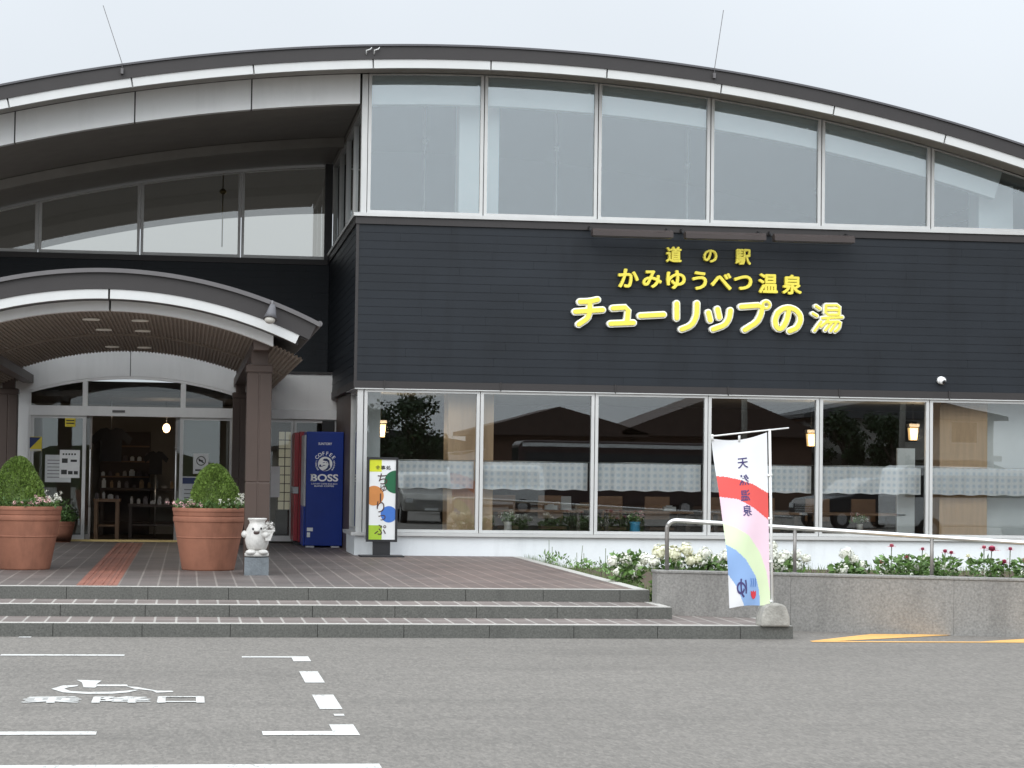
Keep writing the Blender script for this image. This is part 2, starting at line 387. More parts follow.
    def build(s, name, mats, parent=None, org=None, bevel=0):
        me = bpy.data.meshes.new(name)
        if parent is not None: org = ORG[parent.name]
        org = Vector(org or (0, 0, 0))
        me.from_pydata([tuple(Vector(v)-org) for v in s.v], [], s.f)
        ml = mats if isinstance(mats, (list, tuple)) else [mats]
        for x in ml: me.materials.append(M[x])
        for i, p in enumerate(me.polygons):
            p.material_index = s.m[i]
            if i in s.smooth: p.use_smooth = True
        me.update()
        o = bpy.data.objects.new(name, me); C.objects.link(o)
        if parent is not None: o.parent = parent
        else: o.location = org
        ORG[o.name] = org
        if bevel:
            b = o.modifiers.new('bevel', 'BEVEL'); b.width = bevel; b.segments = 2; b.limit_method = 'ANGLE'
        return o

def thing(name, label, cat, loc=(0, 0, 0), group=None):
    o = bpy.data.objects.new(name, None); C.objects.link(o); o.location = loc; o.empty_display_size = .2
    o['label'] = label; o['category'] = cat
    if group: o['group'] = group
    ORG[o.name] = Vector(loc); return o
def tag(o, label, cat, group=None):
    o['label'] = label; o['category'] = cat
    if group: o['group'] = group
    return o
def struct(o, kind='structure', label=None):
    o['kind'] = kind
    if label: o['label'] = label
    return o
def copy_tree(o, loc=None, label=None, group=None, rz=None):
    r = o.copy(); C.objects.link(r)
    if loc is not None: r.location = loc
    if rz is not None: r.rotation_euler.z = rz
    if label: r['label'] = label
    if group: r['group'] = group
    for ch in [x for x in o.children]:
        c = ch.copy(); C.objects.link(c); c.parent = r
        for g in [x for x in ch.children]:
            d = g.copy(); C.objects.link(d); d.parent = c
    return r

DG = None
def glyphs(body, size, offset=0.0, extrude=0.0, mirror=False, spacing=1.0, sx=1.0, res=4):
    """text outline -> list of verts/faces centred on its own box, in XZ (thickness along -Y)"""
    cu = bpy.data.curves.new('t', 'FONT'); cu.body = body; cu.size = 1; cu.offset = offset; cu.extrude = extrude; cu.resolution_u = res
    cu.space_character = spacing
    o = bpy.data.objects.new('t', cu); C.objects.link(o)
    dg = bpy.context.evaluated_depsgraph_get()
    me = bpy.data.meshes.new_from_object(o.evaluated_get(dg))
    vs = [v.co.copy() for v in me.vertices]; fs = [list(p.vertices) for p in me.polygons]
    bpy.data.objects.remove(o); bpy.data.meshes.remove(me); bpy.data.curves.remove(cu)
    x0 = min(v.x for v in vs); x1 = max(v.x for v in vs); y0 = min(v.y for v in vs); y1 = max(v.y for v in vs)
    cx, cy = (x0+x1)/2, (y0+y1)/2
    out = [((v.x-cx)*size*sx*(-1 if mirror else 1), -v.z*size, (v.y-cy)*size) for v in vs]
    return out, fs, ((x1-x0)*size*sx, (y1-y0)*size)
def text(mb, body, x, y, z, h=None, w=None, offset=0.0, extrude=.01, mirror=False, fit=True, map=None, ang=0):
    """place text centred at x,z on plane y. h/w: wanted height/width of its box"""
    vs, fs, (bw, bh) = glyphs(body, 1.0, offset, extrude, mirror)
    kh = h/bh if h else None; kw = w/bw if w else None
    kx = kw or kh; kz = kh or kw
    ca, sa = math.cos(ang), math.sin(ang)
    vv = []
    for (a, b, c) in vs:
        a *= kx; c *= kz
        a, c = a*ca - c*sa, a*sa + c*ca
        p = (x+a, y+b, z+c)
        vv.append(map(p) if map else p)
    mb.add(vv, fs); return mb

def arcz(cx, cz, r, x): return cz+math.sqrt(max(r*r-(x-cx)**2, 0))

# ================================================================== SETTING
FY = 35.3            # main facade plane
PZ = .385            # porch floor level
RX, RZ = 4.4, -22.8  # centre of the big roof arc

struct(MB().add([(-160,-160,0),(160,-160,0),(160,200,0),(-160,200,0)], [(0,1,2,3)]).build('parking_lot', 'asphalt'), label='grey speckled asphalt of the parking lot')

# porch platform and steps
PX0, PX1 = -14.0, 5.16
MBp = MB().box(PX0, PX1, 25.42, 40.9, -.05, PZ)
struct(MBp.build('porch_floor', 'tiles'), label='brown tiled porch floor')
def curb_run(name, x0, x1, y, z0, z1, joints, depth=.22):
    mb = MB()
    xs = [x0]+joints+[x1]
    for a, b in zip(xs, xs[1:]): mb.box(a+.003, b-.003, y, y+depth, z0, z1)
    mb.mi = 1
    mb.box(x0, x1-.02, y+.012, y+depth-.01, z0, z1-.01)
    return struct(mb.build(name, ['granite_step', 'mortar_dark']), label='granite riser of the entrance steps')
def joints(px, x0, x1, step=.872):
    a = px
    while a-step > x0: a -= step
    r = []
    while a < x1-.1: r.append(a); a += step
    return r
curb_run('step_riser', PX0, 5.16, 25.2, -.02, PZ, joints(.46, PX0, 5.16))
curb_run('step_riser', PX0, 5.20, 24.17, -.02, .252, joints(.453, PX0, 5.20))
curb_run('step_riser', PX0, 6.24, 23.05, -.02, .130, joints(.445, PX0, 6.24))
struct(MB().box(PX0, 5.20-.1, 24.39, 25.2, -.02, .252).build('step_tread', 'step_tiles'), label='tiled tread of the upper step')
struct(MB().box(PX0, 6.24-.1, 23.27, 24.17, -.02, .130).prism([(5.2, 24.1701), (6.14, 24.1701), (6.14, 24.6), (5.2, 24.95)], -.02, .130, 'Z').build('step_tread', 'step_tiles'), label='tiled tread of the lower step')
nb = MB()
for y, z, x1 in ((25.2, PZ, 5.16), (24.17, .252, 5.20), (23.05, .130, 6.24)):
    nb.box(PX0, x1, y+.05, y+.175, z+.0005, z+.004)
nb.box(5.02, 5.16, 25.42, 35.2, PZ-.1, PZ+.004); nb.box(5.10, 5.20, 24.39, 25.2, .0, .256); nb.box(6.14, 6.24, 23.27, 24.6, -.02, .132)
struct(nb.build('step_edge', 'nosing'), label='pale edging along the porch steps')
# side returns of the two lower steps beyond the ramp wall
struct(MB().add([(-1.195, 25.42, PZ+.004), (-.750, 25.42, PZ+.004), (-.750, 40.2, PZ+.004), (-1.195, 40.2, PZ+.004)], [(0,1,2,3)]).build('tactile_path', 'tactile'), label='red tactile paving strip leading to the door')
tb = MB()
for i in range(48):
    y0 = 25.44+i*.305
    for k in range(4):
        x = -1.165+k*.105
        tb.box(x, x+.04, y0+.02, y0+.285, PZ+.004, PZ+.010)
struct(tb.build('tactile_path', 'tactile'), label='raised bars of the red tactile paving strip')

# planting bed behind the ramp wall
struct(MB().prism([(5.165, 25.1), (13.4, 21.85), (20, 21.85), (20, 35.3), (5.165, 35.3)], -.05, .22, 'Z').build('flower_bed', 'soil'), label='soil of the flower bed below the windows')
gb = MB()
for i in range(3600):
    x = 5.18+abs(random.gauss(0, .16)) if i % 3 else random.uniform(5.2, 14); y = random.uniform(25.6, 35.2) if i % 3 else random.uniform(33.5, 35.2)
    h = random.uniform(.05, .16); a = random.uniform(0, 6.28); b = random.uniform(-.05, .05)
    zg = .22 if x > 5.3 else .30
    gb.add([(x-.006*math.cos(a), y-.006*math.sin(a), .22), (x+.006*math.cos(a), y+.006*math.sin(a), .22), (x+b, y+random.uniform(-.04, .04), zg+h)], [(0,1,2)])
struct(gb.build('grass', 'grass'), 'stuff', 'thin green grass and weeds along the porch edge')

# ramp wall
def WY(x, off=0): return 24.95-.397*(x-4.95)+off      # front line of the angled ramp wall
t = thing('ramp_wall', 'low grey granite ramp wall in front of the flower bed', 'wall', (5.10, 24.89, 0))
rb = MB()
xs = [5.17, 6.55, 8.18, 9.9, 11.6, 13.4]
for a, b in zip(xs, xs[1:]): rb.prism([(a+.0015, WY(a)), (b-.0015, WY(b)), (b-.0015, WY(b)+.27), (a+.0015, WY(a)+.27)], -.03, .595, 'Z')
rb.build('wall_panel', 'granite_wall', t)
MB().prism([(5.158, WY(5.158)-.012), (13.4, WY(13.4)-.012), (13.4, WY(13.4)+.28), (5.158, WY(5.158)+.28)], .597, .625, 'Z').build('coping', 'granite_wall', t, bevel=.006)

# painted markings on the lot
def flat(name, polys, m, z, label):
    mb = MB()
    for p in polys: mb.add([(x, y, z) for x, y in p], [tuple(range(len(p)))])
    return struct(mb.build(name, m), label=label)
def rect(x0, x1, y0, y1): return [(x0, y0), (x1, y0), (x1, y1), (x0, y1)]
Z1 = .004
flat('parking_line', [rect(-1.62, -.535, 20.68, 20.83)], 'road_paint', Z1, 'short white line, farther left bay end')
flat('parking_line', [rect(.505, .945, 20.53, 20.66), rect(.9452, 1.10, 20.13, 20.66)], 'road_paint', Z1, 'white corner mark at the far end of the bay')
flat('parking_line', [rect(.945, 1.10, 18.11, 19.13)], 'road_paint', Z1, 'white dash of the bay line, farther one')
flat('parking_line', [rect(.945, 1.105, 16.10, 17.13)], 'road_paint', Z1, 'white dash of the bay line, nearer one')
flat('parking_line', [rect(.95, 1.11, 14.51, 15.12), rect(.497, .9498, 14.52, 14.74)], 'road_paint', Z1, 'white corner mark at the near end of the bay')
flat('parking_line', [rect(-1.62, -.543, 14.57, 14.75)], 'road_paint', Z1, 'short white line, nearer left bay end')
flat('parking_line', [rect(-3.2, 1.113, 12.9, 13.09)], 'road_paint', Z1, 'long white line across the lot, nearest the camera')
flat('parking_line', [rect(1.02, 1.09, 15.66, 15.78)], 'road_paint', Z1, 'scrap of worn white paint in the bay line')
flat('parking_line', [rect(-1.62, -1.5, 22.88, 23.0)], 'road_paint', Z1, 'scrap of white paint below the lowest step')
arc_o = [(-0.805, 17.903), (-0.921, 17.855), (-0.994, 17.588), (-0.892, 17.314), (-0.715, 17.194), (-0.531, 17.209), (-0.405, 17.313), (-0.337, 17.511)]
arc_i = [(-0.812, 17.791), (-0.87, 17.712), (-0.899, 17.588), (-0.839, 17.404), (-0.707, 17.344), (-0.55, 17.359), (-0.437, 17.435), (-0.366, 17.511)]
polys = [[arc_o[i], arc_o[i+1], arc_i[i+1], arc_i[i]] for i in range(7)]
polys += [[(-0.841, 18.33), (-0.644, 18.265), (-0.676, 17.936), (-0.664, 17.776), (-0.671, 17.682), (-0.76, 17.713), (-0.788, 18.098)],
          [(-0.676, 17.936), (-0.438, 17.937), (-0.428, 17.80), (-0.664, 17.80)],
          [(-.44, 17.79), (-.355, 17.73), (-.20, 17.437), (-.236, 17.437), (-.375, 17.60)], [(-.237, 17.436), (-.088, 17.436), (-.08, 17.343), (-.205, 17.29)]]
flat('wheelchair_symbol', polys, 'road_paint', Z1, 'white wheelchair symbol painted on the asphalt')
mb = MB()
for ch, x in (('乗', -.94), ('降', -.44), ('口', -.022)):
    for k in range(7):
        dx, dz = (0, 0) if k == 6 else (.014*math.cos(k*PI/3), .020*math.sin(k*PI/3))
        text(mb, ch, x+dx, 0, 16.77+dz, h=.44, w=.40 if ch != '口' else .31, offset=0, extrude=0, map=lambda p: (p[0], p[2], Z1+.0003*k))
struct(mb.build('road_lettering', 'road_paint'), label='white painted boarding place lettering on the asphalt')
ypoly = [[(6.33, 22.62), (9.6, 22.62), (9.6, 22.74), (6.33, 22.74)], [(6.33, 22.75), (6.62, 22.75), (8.35, 23.8), (7.3, 23.8)], [(8.15, 22.75), (9.0, 22.75), (10.8, 23.8), (9.75, 23.8)]]
flat('hatching', ypoly, 'yellow_paint', Z1, 'yellow hatching painted beside the ramp wall')

# ================================================================== BUILDING
B = thing('roadside_station', 'dark sided bathhouse building under a wide arched roof, glazed above and below', 'building', (4.4, FY, 0))
BXL, BXR = -7.2, 15.75
# roof
rf = MB().ring(RX, RZ, 30.835, 31.00, BXL-.4, BXR+.5, 34.63, 56, 80).build('roof', 'flashing', B)
MB().ring(RX, RZ, 30.825, 31.035, BXL-.5, BXR+.6, 34.55, 34.64, 80).build('fascia', 'flashing', rf)
MB().ring(RX, RZ, 31.02, 31.05, BXL-.5, BXR+.6, 34.52, 34.70, 80).build('roof_trim', 'lamp_dark', rf)
sm = MB(); jb = []
k = -6
xs = [2.676+1.82*i for i in range(-6, 9)]
for a, b in zip(xs, xs[1:]):
    sm.ring(RX, RZ, 30.688, 30.828, a+.012, b-.012, 34.57, 34.65, 8, True)
sm.build('white_strip', 'strip_white', rf)
MB().ring(RX, RZ, 30.690, 30.826, BXL, BXR, 34.652, 34.658, 60).build('strip_backing', 'alu', rf)
MB().ring(RX, RZ, 30.738, 30.83, BXL, BXR, 34.66, 35.285, 60).build('eave_soffit', 'soffit_light', rf)
# arched white beam, just behind the upper glass and across the entrance recess
bm = MB()
xs2 = [-7.0, -6.32+.0, -4.53, -2.72, -.92, .86, 2.55]
for a, b in zip(xs2, xs2[1:]): bm.ring(RX, RZ, 30.265, 30.73, a+.011, b-.011, FY, FY+.16, 8)
bm.build('arched_beam', 'white_panel', B)
MB().ring(RX, RZ, 30.275, 30.72, -7, 2.54, FY+.02, FY+.2, 40).build('beam_core', 'flashing', B)
MB().ring(RX, RZ, 30.275, 30.80, 2.70, 13.05, FY+.16, FY+.36, 60, True).build('arched_beam', 'column_white', B)

# siding
rj = random.Random(3)
def lap(mb, a, b, z0, z1, axis, plane, step=.131, t=.007):
    n = max(1, round((z1-z0)/step)); h = (z1-z0)/n
    for i in range(n):
        za, zb = z0+i*h, z0+(i+1)*h
        pr = [(plane-t, za), (plane-t, za+.008), (plane-.002, zb-.001), (plane+.05, zb-.001), (plane+.05, za)]
        if axis == 'X':   # runs along X, faces -Y
            x = a; nx = a+rj.uniform(.6, 3.0)
            while x < b-.01:
                e = min(nx, b); tt = rj.uniform(-.0006, .0006); mb.prism([(pr[0][0]+tt, pr[0][1]), (pr[1][0]+tt, pr[1][1])]+pr[2:], x, e-.002, 'X'); x = e; nx = e+3.03
        else:             # runs along Y, faces -X
            mb.prism(pr, a, b, 'Y')
    return mb
SX = 2.53
lap(MB(), SX+.03, 17.5, 3.09, 5.53, 'X', FY).build('siding', 'siding', B)
lap(MB(), FY+.03, 42.28, 3.09, 5.53, 'Y', SX).build('siding', 'siding', B)
lap(MB(), -8, SX-.012, 3.42, 5.50, 'X', 42.3).build('siding', 'siding', B)
fl = MB()
fl.box(SX-.03, 17.5, FY-.035, FY+.1, 5.53, 5.645); fl.box(SX-.02, 17.5, FY-.03, FY+.1, 2.975, 3.088)
fl.box(SX-.03, SX+.06, FY+.1, 42.25, 5.53, 5.645); fl.box(SX-.02, SX+.06, FY+.1, 42.25, 2.975, 3.088)
fl.box(-8, SX-.04, 42.25, 42.33, 5.50, 5.60)
fl.box(SX-.016, SX+.03, FY-.016, FY+.03, 3.088, 5.53)
for i in range(9): fl.box(2.98+1.82*i, 3.0+1.82*i, FY-.045, FY-.02, 2.96, 3.10)
for i in range(9): fl.box(2.98+1.82*i, 3.01+1.82*i, FY-.040, FY-.02, 5.53, 5.645)
fl.build('flashing', 'flashing', B)
# upper sill
us = MB(); us.box(SX-.06, 17.5, FY-.07, FY+.12, 5.648, 5.70); us.box(SX-.06, SX+.08, FY+.12, 42.2, 5.648, 5.70)
us.build('sill', 'alu', B)

def frame_unit(x0, x1, z0, topf, y, b=.05, d=.09, name='window', pane='pane_upper', curved=False, parent=B, fm='alu', bot=.05):
    """one sash facing -Y: frame (window) with its pane as a sub-part"""
    mb = MB(); t0, t1 = topf(x0), topf(x1)
    if not curved:
        mb.box(x0, x0+b, y, y+d, z0, t0); mb.box(x1-b, x1, y, y+d, z0, t0)
        mb.box(x0+b, x1-b, y, y+d, z0, z0+bot); mb.box(x0+b, x1-b, y, y+d, t0-b*.8, t0)
        pn = MB().box(x0+b-.005, x1-b+.005, y+d*.5, y+d*.5+.008, z0+bot-.005, t0-b*.8+.005)
    else:
        n = 8; xx = [x0+b+(x1-x0-2*b)*i/n for i in range(n+1)]
        mb.prism([(x0, z0), (x0+b, z0), (x0+b, topf(x0+b)), (x0, t0)], y, y+d); mb.prism([(x1-b, z0), (x1, z0), (x1, t1), (x1-b, topf(x1-b))], y, y+d)
        mb.box(x0+b, x1-b, y, y+d, z0, z0+bot)
        up_ = [(x, topf(x)) for x in xx]; lo = [(x, topf(x)-b*.35) for x in xx]
        for i in range(n): mb.prism([lo[i], lo[i+1], up_[i+1], up_[i]], y, y+d)
        pn = MB().prism([(xx[0]-.005, z0+bot-.005), (xx[-1]+.005, z0+bot-.005)]+[(x, z+.004) for x, z in reversed(lo)], y+d*.5, y+d*.5+.008)
    o = mb.build(name, fm, parent)
    pn.build('pane', pane, o)
    return o
topU = lambda x: arcz(RX, RZ, 30.725, x)
# corner post + 7 bays, upper storey
MB().box(2.575, 2.665, FY-.005, FY+.12, 5.70, topU(2.62)).build('corner_post', 'alu', B)
for i in range(7):
    x0 = 2.676+1.82*i; x1 = min(x0+1.82, 15.4)
    frame_unit(x0+(.0 if i == 0 else .008), x1-.008, 5.70, topU, FY, curved=True)
# side of the upper storey towards the recess (faces -X)
def side_unit(y0, y1, z0, z1, x, b=.05, d=.08, pane='pane_upper', fm='alu', parent=B):
    mb = MB(); mb.box(x, x+d, y0, y0+b, z0, z1); mb.box(x, x+d, y1-b, y1, z0, z1); mb.box(x, x+d, y0+b, y1-b, z0, z0+.05); mb.box(x, x+d, y0+b, y1-b, z1-.05, z1)
    o = mb.build('window', fm, parent)
    MB().box(x+d*.5, x+d*.5+.008, y0+b-.005, y1-b+.005, z0+.045, z1-.045).build('pane', pane, o)
ys = [FY+.13, 37.05, 38.8, 40.55, 42.28]
for a, b in zip(ys, ys[1:]): side_unit(a+.006, b-.006, 5.70, 7.36, 2.575, pane='pane_recess')
MB().box(2.56, 2.68, FY+.2, 42.3, 7.362, 7.84).build('side_beam', 'soffit', B)
# recess back windows
topR = lambda x: arcz(RX, RZ, 30.20, x)
xs3 = [-6.3, -4.62, -2.80, -.96, .88, 2.50]
for a, b in zip(xs3, xs3[1:]): frame_unit(a+.008, b-.008, 5.60, topR, 42.3, curved=True, pane='pane_recess', bot=.06)
MB().box(2.42, 2.56, 42.2, 42.42, 5.60, 7.38).build('corner_post', 'alu_dark', B)
# vaulted ceiling of the recess
MB().ring(RX, RZ, 30.27, 30.34, -7, 2.54, FY+.2, 42.45, 50).build('recess_ceiling', 'soffit', B)
MB().ring(RX, RZ, 30.10, 30.26, -7, 2.54, 38.9, 39.15, 50).build('ceiling_rib', 'soffit', B)

# lower windows
MB().box(2.575, 2.665, FY-.01, FY+.12, .74, 2.965).build('corner_post', 'alu', B)
flat_top = lambda x: 2.955
for i in range(7):
    x0 = 2.676+1.82*i; frame_unit(x0+.006, x0+1.814, .745, flat_top, FY-.005, pane='pane_lower', bot=.045)
ls = MB(); ls.box(2.50, 17.5, FY-.075, FY+.1, .690, .742); ls.box(2.50, 2.66, FY+.1, 37.1, .690, .742); ls.box(2.53, 17.5, FY-.045, FY+.1, 2.958, 2.973); ls.box(2.52, 2.62, FY+.1, 37.1, 2.958, 2.973)
ls.build('sill', 'alu', B)
pl = MB(); pl.box(2.56, 17.5, FY-.015, FY+.15, .0, .688); pl.box(2.56, 2.71, FY+.15, 37.1, .0, .688)
pl.build('plinth', 'plinth', B)
side_unit(FY+.13, 37.08, .745, 2.955, 2.60, pane='pane_lower')
MB().box(2.61, 2.8, 37.1, 40.9, .0, 2.974).build('side_wall', 'brown_dark', B)

# entrance block, door wall at DY
DY = 40.9
PZ2 = PZ
ew = MB()
# white arched surround: polygon strips between door arch and top
n = 24; acx, acz, ar = -.995, -2.82, 6.13
xa, xb = -2.80, .81
for i in range(n):
    x0 = xa+(xb-xa)*i/n; x1 = xa+(xb-xa)*(i+1)/n
    if x0 < -1.03 < x1: x0, x1 = x0, x1
    ew.prism([(x0, arcz(acx, acz, ar, x0)), (x1, arcz(acx, acz, ar, x1)), (x1, 3.9), (x0, 3.9)], DY-.02, DY+.15)
ew.box(-3.3, -2.80, DY-.02, DY+.15, PZ, 3.9)
ew.build('entrance_surround', 'white_panel', B)
MB().box(-1.058, -1.046, DY-.026, DY, arcz(acx, acz, ar, -1.05), 3.9).build('panel_joint', 'flashing', B)
MB().box(-3.01, -2.995, DY-.026, DY, PZ, 3.04).build('panel_joint', 'flashing', B)
wb = MB(); wb.box(.81, 2.63, DY, DY+.12, 2.765, 3.41); wb.box(.81, 1.40, DY, DY+.12, PZ, 2.765)
wb.build('wall', 'entry_white', B)
MB().box(1.38, 2.63, DY-.04, DY+.1, 2.60, 2.762).build('door_header', 'white_panel', B)
MB().box(.81, 2.63, DY-.05, 42.25, 3.412, 3.45).build('parapet_cap', 'flashing', B)
# arched transom over the automatic door
tr = MB()
for i in range(n):
    x0 = xa+(xb-xa)*i/n; x1 = xa+(xb-xa)*(i+1)/n
    tr.prism([(x0, arcz(acx, acz, ar-.05, x0)), (x1, arcz(acx, acz, ar-.05, x1)), (x1, arcz(acx, acz, ar-.003, x1)), (x0, arcz(acx, acz, ar-.003, x0))], DY-.01, DY+.08)
tr.box(-2.80, -2.765, DY-.01, DY+.08, PZ, 3.0); tr.box(.775, .81, DY-.01, DY+.08, PZ, 3.0)
for x in (-1.83, -.115): tr.box(x-.045, x+.045, DY-.012, DY+.08, 2.772, arcz(acx, acz, ar-.05, x))
tr.box(-2.765, .775, DY-.05, DY+.10, 2.60, 2.77)
tro = tr.build('transom_frame', 'entry_white', B)
MB().prism([(-2.77, 2.765)] + [(.78, 2.765)] + [(.78-(3.55)*i/16, arcz(acx, acz, ar-.045, .78-3.55*i/16)) for i in range(17)], DY+.03, DY+.038).build('pane', 'pane_door', tro)
MB().box(-1.35, -1.13, DY-.07, DY-.05, 2.665, 2.705).build('door_sensor', 'lamp_grey', tro)
# fixed side lights and sliding leaves
def leaf_unit(name, x0, x1, y, z0=PZ+.03, z1=2.60, b=.05, fm='alu', bt=.10):
    mb = MB(); mb.box(x0, x0+b, y, y+.04, z0, z1); mb.box(x1-b, x1, y, y+.04, z0, z1); mb.box(x0+b, x1-b, y, y+.04, z0, z0+bt); mb.box(x0+b, x1-b, y, y+.04, z1-.05, z1)
    o = mb.build(name, fm, B); MB().box(x0+b-.004, x1-b+.004, y+.016, y+.024, z0+bt-.004, z1-.046).build('pane', 'pane_door', o); return o
leaf_unit('side_light', -2.765, -1.80, DY, bt=.08, b=.06); leaf_unit('side_light', -.16, .775, DY, bt=.08, b=.06)
sl1 = leaf_unit('sliding_door', -2.60, -1.70, DY+.06, b=.04, fm='steel_post'); sl2 = leaf_unit('sliding_door', -.24, .70, DY+.06, b=.04, fm='steel_post')
for o, x in ((sl1, -1.72), (sl2, -.22)): MB().tube([(x, DY+.04, 1.0), (x, DY+.03, 1.03), (x, DY+.03, 2.0), (x, DY+.04, 2.03)], .016, 8).build('handle', 'steel', o)
MB().box(-2.78, .79, DY-.06, DY+.14, PZ, PZ+.035).build('threshold', 'brass', B)
# side door of the white block
o = leaf_unit('side_door', 1.41, 1.85, DY+.03, z1=2.59, b=.045)
leaf_unit('side_light', 1.86, 2.62, DY+.03, z1=2.59, b=.045)
MB().box(2.36, 2.58, DY+.0, DY+.03, 2.25, 2.58).build('vent_louvre', 'black', B)

# interiors (seen through the glass)
iw = MB(); iw.box(-3.3, 2.64, 45.9, 46.0, .2, 3.4); iw.box(-3.4, -3.3, 41.1, 46, .2, 3.4); iw.box(2.64, 2.72, 41.05, 46, .2, 3.4); iw.box(.95, 1.05, 41.2, 44.4, .35, 2.75)
iw.build('interior_wall', 'room_wall', B)
MB().box(-3.3, 2.64, 41.1, 46, .25, PZ).build('interior_floor', 'room_floor', B)
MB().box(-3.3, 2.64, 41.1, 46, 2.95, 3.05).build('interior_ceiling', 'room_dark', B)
# restaurant room
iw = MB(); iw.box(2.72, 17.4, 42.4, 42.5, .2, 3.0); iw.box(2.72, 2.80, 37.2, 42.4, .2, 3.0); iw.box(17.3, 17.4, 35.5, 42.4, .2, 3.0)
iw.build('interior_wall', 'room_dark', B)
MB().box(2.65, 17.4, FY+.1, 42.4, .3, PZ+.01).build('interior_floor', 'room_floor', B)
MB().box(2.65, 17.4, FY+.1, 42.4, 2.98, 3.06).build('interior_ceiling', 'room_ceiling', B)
for x0, x1 in ((4.04, 4.77), (12.09, 12.90)):
    MB().box(x0, x1, 35.72, 36.3, .3, 2.97).build('interior_column', 'wood_light', B, bevel=.01)
MB().box(12.93, 17.2, 36.05, 36.15, .3, 2.97).build('interior_wall', 'room_white', B)
MB().box(2.72, 3.02, 36.3, 36.4, .3, 2.97).build('interior_wall', 'room_white', B)
MB().box(11.50, 11.80, 36.1, 36.16, .38, 2.18).build('partition', 'room_white', B)
MB().ring(RX, RZ, 30.70, 30.73, 13.62, 16.0, FY+.40, 50, 12).build('outer_soffit', 'column_white', B)
# upper hall
iw = MB(); iw.box(2.72, 13.6, 44.0, 44.1, 5.5, 7.95); iw.box(13.5, 13.6, 36.6, 44.0, 5.5, 6.25)
iw.build('interior_wall', 'hall_grey', B)
MB().box(2.65, 16, FY+.12, 44, 5.45, 5.56).build('interior_floor', 'hall_grey', B)
MB().ring(RX, RZ, 30.70, 30.80, 2.6, 13.6, FY+.40, 46, 50).build('vault', 'hall_grey', B)
for x0, x1 in ((4.19, 4.83), (12.83, 13.42)):
    MB().box(x0, x1, 36.0, 36.5, 5.5, arcz(RX, RZ, 30.70, x1)).build('interior_column', 'column_white', B)
# right end of the wing
MB().box(17.4, 17.5, FY+.05, 50, 0, 5.6).build('wall', 'siding', B)
MB().box(-8, -7.9, 42.3, 50, 0, 5.6).build('wall', 'siding', B)
bk = MB(); bk.box(-8, -3.4, 42.38, 42.5, 0, 3.42); bk.box(-3.4, 2.6, 42.34, 42.44, 3.41, 5.6)
bk.build('wall', 'siding', B)

# ------------------------------------------------------------------ entrance canopy
CX, CZ = -.98, -1.6
K = thing('entrance_canopy', 'arched brown entrance canopy with white bands on slender brown columns', 'canopy', (CX, 34, PZ))
CY0, CY1 = 27.6, 42.2
r = MB().ring(CX, CZ, 5.40, 5.62, CX-2.46, CX+2.46, CY0+.06, 38.0, 40, True).ring(CX, CZ, 5.40, 5.62, CX-2.46, CX-1.95, 38.0, CY1, 8).ring(CX, CZ, 5.40, 5.62, CX+1.95, CX+2.46, 38.0, CY1, 8).build('roof', 'flashing', K)  # rear middle left open, an invented gap that lets daylight reach the surround
for y in (39.4, 40.8): MB().ring(CX, CZ, 5.50, 5.55, CX-1.95, CX+1.95, y, y+.06, 24).build('added_rafter', 'brown_dark', r)  # added bars across the invented roof gap
MB().ring(CX, CZ, 5.42, 5.635, CX-2.49, CX+2.49, CY0, CY0+.07, 40, True).build('fascia', 'flashing', r)
MB().ring(CX, CZ, 5.615, 5.665, CX-2.52, CX+2.52, CY0-.05, CY0+.12, 40).build('roof_trim', 'lamp_grey', r)
MB().tube([(CX+2.52, CY0-.04, arcz(CX, CZ, 5.64, CX+2.5)), (CX+2.52, CY1, arcz(CX, CZ, 5.64, CX+2.5))], .035, 8).build('eave_edge', 'lamp_grey', r)
sb = MB()
for a, b in ((-2.28, -.012), (.012, 2.28)): sb.ring(CX, CZ, 5.305, 5.418, CX+a, CX+b, CY0+.015, CY0+.10, 16, True)
sb.build('white_strip', 'strip_white', K)
MB().ring(CX, CZ, 5.305, 5.415, CX-2.27, CX+2.27, CY0+.102, CY0+.42, 30).build('strip_soffit', 'flashing', K)
pb = MB()
for a, b in ((-1.98, -.012), (.012, 1.98)): pb.ring(CX, CZ, 5.185, 5.31, CX+a, CX+b, CY0+.40, CY0+.56, 16)
pb.build('arched_beam', 'white_panel', K)
# ribbed ceiling
cb = MB(); NS = 92; xs = []
CR = 5.215; th0 = math.asin(2.36/CR)
prof = []
for i in range(NS*2+1):
    th = -th0 + 2*th0*i/(NS*2); rr = CR if i % 2 == 0 else CR-.018
    prof.append((CX+rr*math.sin(th), CZ+rr*math.cos(th)))
    if i < NS*2:
        th2 = th + 2*th0/(NS*2)*.75; prof.append((CX+rr*math.sin(th2), CZ+rr*math.cos(th2)))
vs = []; fs = []
for (x, z) in prof: vs += [(x, CY0+.45, z), (x, 38.0 if abs(x-CX) < 1.95 else CY1, z)]  # ceiling stops short at the same invented daylight gap
for i in range(len(prof)-1): fs.append((2*i, 2*i+1, 2*i+3, 2*i+2))
cb.add(vs, fs).build('ceiling', 'canopy_soffit', K)
MB().ring(CX, CZ, 5.175, 5.215, CX-2.3, CX+2.3, 33.0, 33.08, 30).build('ceiling_rib', 'canopy_soffit', K)
for x, y in ((-1.27, 29.6), (-.65, 29.6), (-1.19, 31.8), (-.66, 31.8), (-1.22, 36.2), (-.72, 36.2)):
    z = arcz(CX, CZ, 5.195, x)
    MB().lathe([(.10, 0), (.11, -.004), (.11, -.02), (.085, -.022)], (x, y, z), 16).build('downlight', 'downlight_lit', K)
